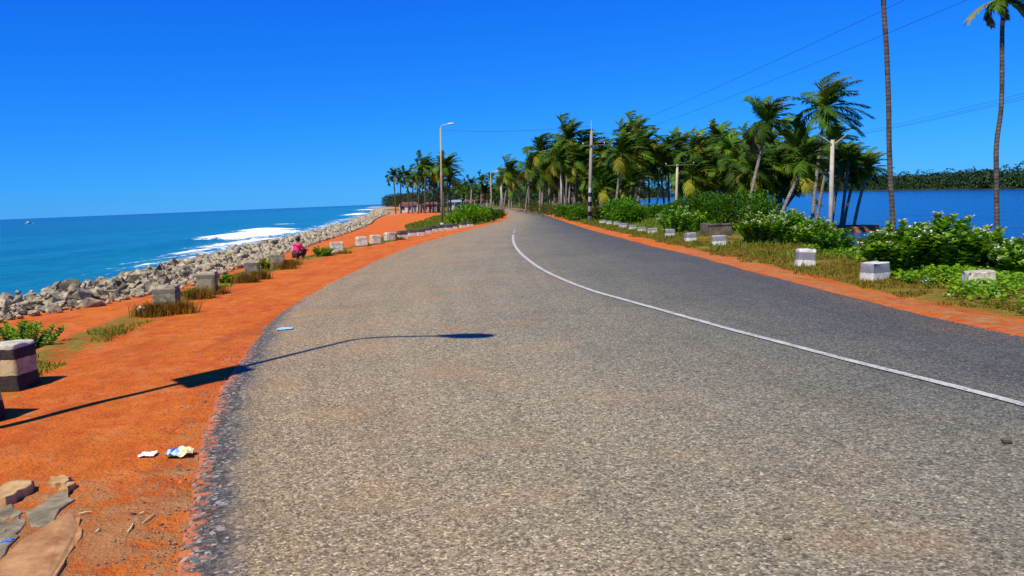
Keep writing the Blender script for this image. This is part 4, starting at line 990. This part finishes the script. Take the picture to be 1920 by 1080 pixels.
# ------------------------------------------------------------------ ground cover
def scatter(n, ymin, ymax, xf, keep=None, pw=1.0):
    y = ymin * (ymax / ymin) ** (rng.uniform(0, 1, n) ** pw); x = xf(y, rng.uniform(0, 1, n))
    k = np.ones(n, bool) if keep is None else keep(x, y)
    x, y = x[k], y[k]; return np.stack([x, y, tz(x, y) - .01], 1)
P = scatter(95000, 5.0, 75, lambda y, u: XR(y) + .42 + 2.9 * u ** .9, lambda x, y: (x - XR(y) > .75 + .55 * fbm(x * .8, y * .8, 3) * 2) & (fbm(x * .9 + 9, y * .9, 3) > -.12))
V, F = blades(P, rng.uniform(.025, .085, len(P)), .009 + .0006 * P[:, 1], .9); tag(link('verge_grass', mesh_np('verge_grass', V, F, M_grass_dry)), 'dry brownish grass along the lagoon verge', 'grass', None, 'stuff')
P = scatter(38000, 6.0, 80, lambda y, u: XR(y) + 1.0 + 6.5 * u, lambda x, y: (fbm(x * .45 + 3, y * .45, 3) > -.02) & (x - XR(y) > 1.1))
V, F = blades(P, rng.uniform(.06, .20, len(P)), .012 + .0008 * P[:, 1], .9); tag(link('bank_grass', mesh_np('bank_grass', V, F, M_grass_grn)), 'yellow-green grass on the bank behind the guard stones', 'grass', None, 'stuff')
P = scatter(42000, 5.5, 22, lambda y, u: XR(y) + .9 + 5.5 * u, lambda x, y: (x - XR(y) > 0.75 + np.clip((y - 9) * .20, 0, 2.2) + .9 * fbm(x * .9, y * .9, 3)) & ((fbm(x * .7 + 40, y * .7, 3) > -.05) | (rng.random(len(x)) < .22)))
az = rng.uniform(0, 6.283, len(P)); D = np.stack([np.cos(az), np.sin(az), rng.uniform(.1, .9, len(P))], 1); P[:, 2] += rng.uniform(.02, .16, len(P)) ; Ls = rng.uniform(.045, .105, len(P))
V, F = leaves(P, D, Ls, Ls * .85, .15, .1); tag(link('creeper', mesh_np('creeper', V, F, M_creep)), 'bright green creeper covering the verge below the flowering bushes', 'ground cover', None, 'stuff')
# seaward thin grass between the stones and the patch by the far lamp
P = scatter(16000, 7.0, 42, lambda y, u: XBL(y) - .55 + 1.3 * (u - .5), lambda x, y: (fbm(x * .6 + 5, y * .6, 3) > -.03) & (np.abs(x - XBL(y) + .5) < .62))
V, F = blades(P, rng.uniform(.03, .09, len(P)), .008 + .0006 * P[:, 1], .9); tag(link('stone_row_grass', mesh_np('stone_row_grass', V, F, M_grass_grn)), 'thin olive grass along the seaward guard stones', 'grass', None, 'stuff')
P = scatter(30000, 39, 170, lambda y, u: XBL(y) - .5 - (1.2 + np.clip((y - 38) * .14, 0, 8)) * u, lambda x, y: fbm(x * .4 + 5, y * .25, 3) > -.12)
V, F = blades(P, rng.uniform(.08, .26, len(P)), .03 + .0008 * P[:, 1], .9); tag(link('grass_patch', mesh_np('grass_patch', V, F, M_grass_grn)), 'green and yellow grass patch behind the kerb blocks', 'grass', None, 'stuff')

# loose stones: crumbs of laterite and gravel (beyond counting)
tet = np.array([(1, 0, -.5), (-.6, .9, -.4), (-.5, -.8, -.5), (.1, 0, .75), (.7, .6, .1)]) ; tf = np.array([(0, 3, 4), (3, 1, 4), (4, 1, 0), (0, 2, 3), (2, 1, 3), (0, 1, 2)])
def pebbles(name, P, S, mat, label):
    n = len(P); th = rng.uniform(0, 6.283, n); V = tet[None] * S[:, None, None] * rng.uniform(.7, 1.2, (n, 5, 3)); c, s = np.cos(th)[:, None], np.sin(th)[:, None]
    V = np.stack([V[..., 0] * c - V[..., 1] * s, V[..., 0] * s + V[..., 1] * c, V[..., 2] * .6], -1) + P[:, None, :]
    F = (np.arange(n)[:, None, None] * 5 + tf[None]).reshape(-1, 3); tag(link(name, mesh_np(name, V.reshape(-1, 3), F, mat)), label, 'gravel', None, 'stuff')
P = scatter(9000, 2.8, 16, lambda y, u: XL(y) - .02 - (XL(y) - XBL(y)) * 1.1 * u, None, 1.0); pebbles('laterite_crumbs', P, rng.gamma(2.0, .0045, len(P)) + .003, M_clod, 'crumbs of orange laterite strewn over the verge')
P = scatter(2200, 2.6, 12, lambda y, u: XL(y) + .16 - .50 * np.abs(rng.normal(0, .55, len(y))) * np.sign(u - .25)); P[:, 2] = np.where(P[:, 0] > XL(P[:, 1]), road_z(P[:, 0], P[:, 1]), P[:, 2] + .012) + .002
pebbles('edge_gravel', P, rng.gamma(2.2, .0019, len(P)) + .002, M_gravel, 'loose dark gravel along the broken asphalt edge')

# ------------------------------------------------------------------ stone slabs at the verge
def slab(px_list, th, mat, label, group=None, lift=0.0, name='stone_slab'):
    pl_ = []
    for k in range(len(px_list)):
        (xa, ya), (xb, yb) = px_list[k], px_list[(k + 1) % len(px_list)]; lq = math.hypot(xb - xa, yb - ya) * .05
        pl_ += [(xa + (xb - xa) * f_ + random.gauss(0, lq * (f_ > 0)), ya + (yb - ya) * f_ + random.gauss(0, lq * .7 * (f_ > 0))) for f_ in (0, .3, .6)]
    px_list = pl_
    top = [on_ground(x, y, lift) for x, y in px_list]; c = sum(top, Vector()) / len(top); bm = bmesh.new()
    vs = [bm.verts.new((p.x - c.x + random.gauss(0, .006), p.y - c.y + random.gauss(0, .006), tz1(p.x, p.y) - c.z + th + random.gauss(0, .004))) for p in top]
    f = bm.faces.new(vs); 
    if f.normal.z < 0: f.normal_flip()
    ex = bmesh.ops.extrude_face_region(bm, geom=[f]); lo = [v for v in ex['geom'] if isinstance(v, bmesh.types.BMVert)]
    for v in lo: v.co.z -= th + .05; v.co.x *= 1.05; v.co.y *= 1.05
    bmesh.ops.recalc_face_normals(bm, faces=bm.faces[:])
    bmesh.ops.bevel(bm, geom=bm.edges[:], offset=.0035, segments=1, affect='EDGES')
    bmesh.ops.recalc_face_normals(bm, faces=bm.faces[:])
    me_ = bpy.data.meshes.new(name); bm.to_mesh(me_); bm.free(); me_.materials.append(mat); o = link(name, me_); o.location = c
    return tag(o, label, 'stone', group)
gsl = 'grey-green flat stones set in the verge'; lsl = 'grey-green flat stone sunk into the orange verge'
for poly in ([(48, 962), (120, 920), (138, 940), (95, 985), (60, 990)], [(-30, 975), (18, 950), (40, 965), (-5, 1010), (-40, 1010)], [(0, 1003), (38, 968), (48, 985), (14, 1020), (-15, 1025)], [(-25, 1035), (8, 1015), (30, 1000), (34, 1010), (-5, 1060), (-40, 1060)]):
    slab(poly[::-1], .012, M_slab, lsl, gsl)
slab([(-20, 948), (-20, 932), (28, 918), (64, 917), (55, 930), (15, 950)], .055, M_tanrock, 'rough tan rock jutting up behind the flat stones')
slab([(92, 914), (94, 903), (116, 899), (132, 903), (124, 911)], .03, M_tanrock, 'small cream stone above the flat stones')
slab([(112, 924), (130, 910), (142, 913), (130, 928)], .03, M_tanrock, 'small pale wedge-shaped stone beside the flat stones')
slab([(-60, 1095), (-20, 1068), (35, 1020), (90, 985), (128, 965), (150, 975), (150, 1010), (125, 1045), (100, 1100), (40, 1130)], .011, simple('dusty_concrete', (.26, .12, .045), (.48, .27, .115), .95, 7.0, .1, .9), 'broken tan concrete apron sunk in the verge beside the flat stones', None, 0, 'concrete_apron')

# ------------------------------------------------------------------ litter
def sheet(px, py, w, d, hgt, mats, label, name, cat, rz=0.0, seed=0, on_road=False, crumple=1.0, loc=None, group=None):
    q = random.Random(seed); n, m_ = 9, 6; V = []; F = []; p = loc or on_ground(px, py)
    z0 = float(road_z(np.array([p.x]), np.array([p.y]))[0]) if on_road else tz1(p.x, p.y)
    for j in range(m_):
        for i in range(n):
            u = i / (n - 1) - .5; v = j / (m_ - 1) - .5; rag = 1 + .10 * q.uniform(-1, 1) * (abs(u) > .45 or abs(v) > .45)
            V.append((u * w * rag, v * d * rag, .006 + hgt * crumple * abs(math.sin(3.1 * u + 5 * v + seed)) * q.uniform(.4, 1)))
    F = [(j * n + i, j * n + i + 1, (j + 1) * n + i + 1, (j + 1) * n + i) for j in range(m_ - 1) for i in range(n - 1)]
    me_ = mesh_np(name, V, F)
    for k in mats: me_.materials.append(k)
    if len(mats) > 1:
        for pl in me_.polygons: 
            c = pl.center; u = c.x / w + .5
            pl.material_index = 0 if u < .52 and not (.16 < u < .42 and abs(c.y) < d * .18) else (1 if u >= .52 else 2)
    o = link(name, me_); o.location = (p.x, p.y, z0 + .004); o.rotation_euler = (0, 0, rz)
    sm = o.modifiers.new('thickness', 'SOLIDIFY'); sm.thickness = .002
    return tag(o, label, cat, group)
M_paper = simple('white_paper', (.74, .73, .70), (.82, .80, .78), .8, 10, .2, 0)
M_pblue = simple('pale_blue_wrapper', (.20, .50, .72), (.42, .66, .80), .4, 14, .5, 0); M_pdblue = simple('blue_print', (.02, .08, .42), (.03, .14, .55), .4, 10, .5, 0)
M_pyel = simple('yellow_wrapper', (.66, .55, .18), (.76, .70, .40), .4, 14, .5, 0); M_teal = simple('teal_plastic', (.25, .45, .45), (.42, .62, .60), .4, 10, .4, 0)
sheet(278, 855, .105, .10, .014, [M_paper], 'small white scrap of paper lying on the orange verge', 'paper_scrap', 'litter', .1, 1)
sheet(338, 855, .165, .15, .050, [M_pblue, M_pyel, M_pdblue], 'crumpled blue and yellow snack wrapper at the asphalt edge', 'snack_wrapper', 'litter', .12, 2)
sheet(535, 624, .20, .16, .012, [M_pblue], 'pale blue scrap of plastic lying on the road', 'plastic_scrap', 'litter', .1, 3, True)
sheet(268, 584, .16, .14, .09, [M_paper], 'crumpled white plastic bag beside the first grass tuft', 'plastic_bag', 'litter', .4, 4)
sheet(1738, 531, .16, .16, .05, [M_teal], 'teal plastic scrap caught in the verge below the flowering bush', 'plastic_scrap', 'litter', .2, 5)
sheet(15, 1018, .05, .05, .010, [M_pdblue], 'small blue plastic piece beside the flat stones', 'plastic_litter', 'litter', .2, 6)
sheet(705, 0, .1, .1, 0, [M_paper], 'white scrap on the grass by the creeper edge', 'paper_scrap', 'litter', 0, 7, loc=on_ground(1782, 553)) 
sheet(0, 0, .14, .08, .02, [M_paper], 'torn white paper among the creeper leaves', 'paper_scrap', 'litter', .5, 8, loc=on_ground(1868, 552))
for i, (px, py, s, lab) in enumerate([(1476, 1045, .022, 'small dark stone lying alone on the open road'), (1888, 857, .035, 'flat dark chip of tar on the road near the centre line')]):
    mb = MB(); mb.ball((0, 0, s * .5), (s, s * .7, s * .6), 7, 5); p = on_ground(px, py)
    me_ = mesh_np('road_stone', np.array(mb.v) * (1 + rng.normal(0, .12, (len(mb.v), 1))), mb.f, M_conc_dk); o = link('road_stone', me_); o.location = (p.x, p.y, float(road_z(np.array([p.x]), np.array([p.y]))[0])); tag(o, lab, 'stone')
M_straw = simple('straw', (.55, .42, .16), (.70, .58, .28), .7, 10, .2, 0)
for i, (x0, y0, x1, y1) in enumerate([(240, 1000, 250, 984), (268, 983, 290, 966), (148, 966, 172, 962), (180, 1000, 186, 994), (262, 966, 274, 962)]):
    a_, b_ = on_ground(x0, y0), on_ground(x1, y1); mb = MB(); mid = (a_ + b_) / 2
    mb.tube([a_ - mid + Vector((0, 0, .008)), Vector((.006, 0, .012)), b_ - mid + Vector((0, 0, .008))], [.004, .005, .003], 5); o = mb.build('dry_straw', M_straw); o.location = mid; tag(o, 'pale dry straw lying on the orange verge', 'straw', 'straws on the orange verge')

# ------------------------------------------------------------------ low concrete parapet
p = gpos(1330, 30.5); root = empty('culvert_parapet', (p.x, p.y, tz1(p.x, p.y)))
mb = MB(); mb.box((.40, .1, .16), (.85, .24, .44), .0); mb.build('wall', M_conc_dk, root)
mb = MB(); mb.box((.40, .1, .405), (.95, .30, .05), .0); mb.build('coping', M_conc_dk, root)
mb = MB(); mb.box((-.16, .1, .20), (.24, .32, .54), .0, .9); mb.build('end_post', M_conc_dk, root)
tag(root, 'low dark concrete parapet between the milkweed bushes', 'parapet')

# ------------------------------------------------------------------ houses far ahead
def house(px, Y, w, d, h, wall_m, roof_m, label, rz=0.0, nw=2):
    p = gpos(px, Y); root = empty('house', p, rz); w *= .85; h *= .9
    mb = MB(); mb.box((0, 0, h / 2 - .1), (w, d, h + .2)); wl = mb.build('wall', wall_m, root)
    rh = w * .16; mb = MB(); ov = .5; V = [(-w / 2 - ov, -d / 2 - ov, h), (w / 2 + ov, -d / 2 - ov, h), (w / 2 + ov, d / 2 + ov, h), (-w / 2 - ov, d / 2 + ov, h), (-w / 2 + .5, 0, h + rh), (w / 2 - .5, 0, h + rh)]
    mb.add(V, [(0, 1, 5, 4), (2, 3, 4, 5), (1, 2, 5), (3, 0, 4), (3, 2, 1, 0)]); mb.build('roof', roof_m, root)
    for k in range(nw):
        x = -w / 2 + w * (k + .5) / (nw + .8); mb = MB(); mb.box((x, -d / 2 - .02, h * .58), (.9, .06, .9)); wn = mb.build('window', M_win, root); mb = MB(); mb.box((x, -d / 2 - .06, h * .58 - .5), (1.1, .10, .08)); mb.build('sill', M_conc, wn)
    mb = MB(); mb.box((w / 2 - .9, -d / 2 - .02, 1.0), (.85, .06, 2.0)); mb.build('door', M_door, root)
    for k in range(3): mb = MB(); mb.tube([(-w / 2 + w * k / 2, -d / 2 - .42, -.2), (-w / 2 + w * k / 2, -d / 2 - .42, h)], .09, 6); mb.build('column', M_white, root)
    return tag(root, label, 'house')
M_win = simple('dark_window', (.02, .025, .03), (.03, .04, .05), .2, 2, .5, 0); M_door = simple('blue_door', (.05, .10, .20), (.06, .13, .24), .6, 2, .3, 0)
M_white = simple('white_wall', (.46, .45, .43), (.56, .55, .52), .9, 1.0, .2, 0); M_pink = simple('pink_wall', (.40, .17, .17), (.48, .23, .23), .9, 1.0, .2, 0)
M_tile = simple('clay_tile_roof', (.10, .055, .045), (.17, .08, .06), .9, 2.0, .2, 0); M_roofb = simple('blue_sheet_roof', (.20, .24, .34), (.28, .33, .45), .6, 1.0, .4, 0); M_brown = simple('brown_wall', (.34, .17, .11), (.46, .25, .16), .9, 1.0, .2, 0)
house(770, 262, 6.5, 5, 2.6, M_white, M_tile, 'white house behind the seaward palm trunks', .1)
house(812, 246, 5.0, 4.5, 2.5, M_brown, M_tile, 'brown-walled house with pale columns beyond the far lamp post', -.1)
house(856, 252, 5.0, 4.5, 2.4, M_white, M_roofb, 'small white house under a blue sheet roof', .05)
house(905, 262, 4.6, 4.5, 2.5, M_pink, M_tile, 'pink house beside the road bend', .0)
house(884, 285, 4.5, 4.5, 2.4, M_brown, M_tile, 'brown house between the white and the pink house', .0)
house(1060, 205, 4.5, 4.0, 2.3, M_pink, M_tile, 'pink hut half hidden among the grove trunks', .1)

# ------------------------------------------------------------------ crouching person
def skin_fig(name, verts, edges, rad, mat, parent, root=0):
    me_ = bpy.data.meshes.new(name); me_.from_pydata(verts, edges, []); o = link(name, me_, parent); me_.materials.append(mat)
    sk_ = o.modifiers.new('skin', 'SKIN'); sk_.use_smooth_shade = True
    for i, r in enumerate(rad): me_.skin_vertices[0].data[i].radius = (r, r) if not hasattr(r, '__len__') else r
    me_.skin_vertices[0].data[root].use_root = True
    ss = o.modifiers.new('subdivision', 'SUBSURF'); ss.levels = 2; ss.render_levels = 2
    return o
M_skin = simple('brown_skin', (.16, .075, .04), (.22, .11, .06), .55, 6, .4, 0); M_mag = simple('magenta_cloth', (.62, .015, .14), (.78, .04, .24), .8, 8, .2, .2); M_dark = simple('dark_cloth', (.02, .012, .015), (.05, .02, .03), .9, 8, .2, .2); M_hair = simple('black_hair', (.006, .005, .005), (.015, .012, .012), .45, 10, .5, 0)
pp = at(556, 490, 32.0)                                   # squats on the lower path, in front of the boulders
per = empty('person', (pp.x, pp.y, tz1(pp.x, pp.y)), R_(-35)); per.scale = (.93, .93, .93)     # faces +Y of its own frame, towards the sea wall
sc_ = 1.0
# one continuous squatting body: pelvis, spine, neck, head core, arms to knees, legs folded
bv = [(0, 0, .30), (0, .05, .46), (0, .10, .62), (0, .12, .70), (0, .14, .77), (0, .15, .86),
      (-.17, .12, .66), (-.25, .22, .50), (-.16, .40, .46), (.17, .12, .66), (.25, .22, .50), (.16, .40, .46),
      (-.10, .04, .28), (-.18, .40, .46), (-.16, .16, .10), (-.16, .34, .035), (.10, .04, .28), (.18, .40, .46), (.16, .16, .10), (.16, .34, .035)]
be = [(0, 1), (1, 2), (2, 3), (3, 4), (4, 5), (3, 6), (6, 7), (7, 8), (3, 9), (9, 10), (10, 11), (0, 12), (12, 13), (13, 14), (14, 15), (0, 16), (16, 17), (17, 18), (18, 19)]
br = [.15, .15, .14, .10, .052, .06, .065, .045, .03, .065, .045, .03, .11, .072, .045, .04, .11, .072, .045, .04]
body = skin_fig('body', bv, be, br, M_skin, per)
skin_fig('shirt', [(0, .01, .36), (0, .05, .47), (0, .10, .62), (0, .12, .69), (-.17, .12, .655), (-.23, .19, .55), (.17, .12, .655), (.23, .19, .55)], [(0, 1), (1, 2), (2, 3), (3, 4), (4, 5), (3, 6), (6, 7)], [.175, .172, .162, .115, .085, .070, .085, .070], M_mag, per)
skin_fig('trousers', [(0, -.02, .27), (-.085, .02, .26), (-.18, .40, .455), (-.16, .18, .13), (.085, .02, .26), (.18, .40, .455), (.16, .18, .13)], [(0, 1), (1, 2), (2, 3), (0, 4), (4, 5), (5, 6)], [.125, .118, .090, .065, .118, .090, .065], M_dark, per)
mb = MB(); mb.ball((0, .17, .90), (.078, .096, .115), 14, 10); hd = mb.build('head', M_skin, per, True)
mb = MB(); mb.ball((0, .272, .89), (.016, .022, .022), 8, 6); mb.build('nose', M_skin, hd, True)
for sx in (-1, 1):
    mb = MB(); mb.ball((sx * .030, .252, .91), (.013, .010, .009), 8, 6); mb.build('eye', M_hair, hd, True)
    mb = MB(); mb.ball((sx * .080, .165, .895), (.012, .022, .032), 8, 6); mb.build('ear', M_skin, hd, True)
mb = MB(); mb.ball((0, .150, .925), (.093, .105, .108), 14, 10); mb.ball((0, .06, .90), (.05, .05, .055), 10, 8); mb.build('hair', M_hair, per, True)
for sx in (-1, 1):                                         # hands with fingers hanging over the knees, feet
    hv = [(sx * .16, .40, .46), (sx * .15, .46, .45)]; he = [(0, 1)]; hr = [.026, .030]
    for k in range(4):
        x0 = sx * .15 + (k - 1.5) * .019; i0 = len(hv); hv += [(x0, .485, .445), (x0, .515, .43), (x0, .53 + .004 * (k in (1, 2)), .40)]; he += [(1, i0), (i0, i0 + 1), (i0 + 1, i0 + 2)]; hr += [.010, .009, .008]
    i0 = len(hv); hv += [(sx * .15 - sx * .035, .45, .435), (sx * .15 - sx * .045, .475, .41)]; he += [(1, i0), (i0, i0 + 1)]; hr += [.011, .009]
    skin_fig('hand', hv, he, hr, M_skin, per)
    mb = MB(); mb.ball((sx * .16, .27, .035), (.045, .12, .035), 10, 6); mb.build('sandal', M_dark, per, True)
tag(per, 'person in magenta top and dark trousers crouching by the guard stones', 'person')

# small far boat on the horizon
wx, wy = 0, 0
d = ray(55, 419); t = (WATER - CAMH) / d.z; t = min(t, 1400 / d.y); bp = Vector((d.x * t, d.y * t, WATER))
root = empty('fishing_boat', bp); root.scale = (.55, .55, .55)
V = []
for i, (xx, ww) in enumerate([(-5, .5), (-3, 1.2), (0, 1.5), (3, 1.2), (5.4, .1)]): V += [(xx, -ww, 1.0 + .12 * abs(i - 2)), (xx, ww, 1.0 + .12 * abs(i - 2)), (xx, ww * .5, -.2), (xx, -ww * .5, -.2)]
F = [(i * 4 + k, i * 4 + (k + 1) % 4, i * 4 + 4 + (k + 1) % 4, i * 4 + 4 + k) for i in range(4) for k in range(4)] + [(3, 2, 1, 0), (16, 17, 18, 19)]
mb = MB(); mb.add(V, F); mb.build('hull', M_white, root); mb = MB(); mb.box((-1.5, 0, 1.9), (2.4, 1.6, 1.8)); mb.build('cabin', M_white, root)
tag(root, 'tiny white boat far out near the sea horizon', 'boat')
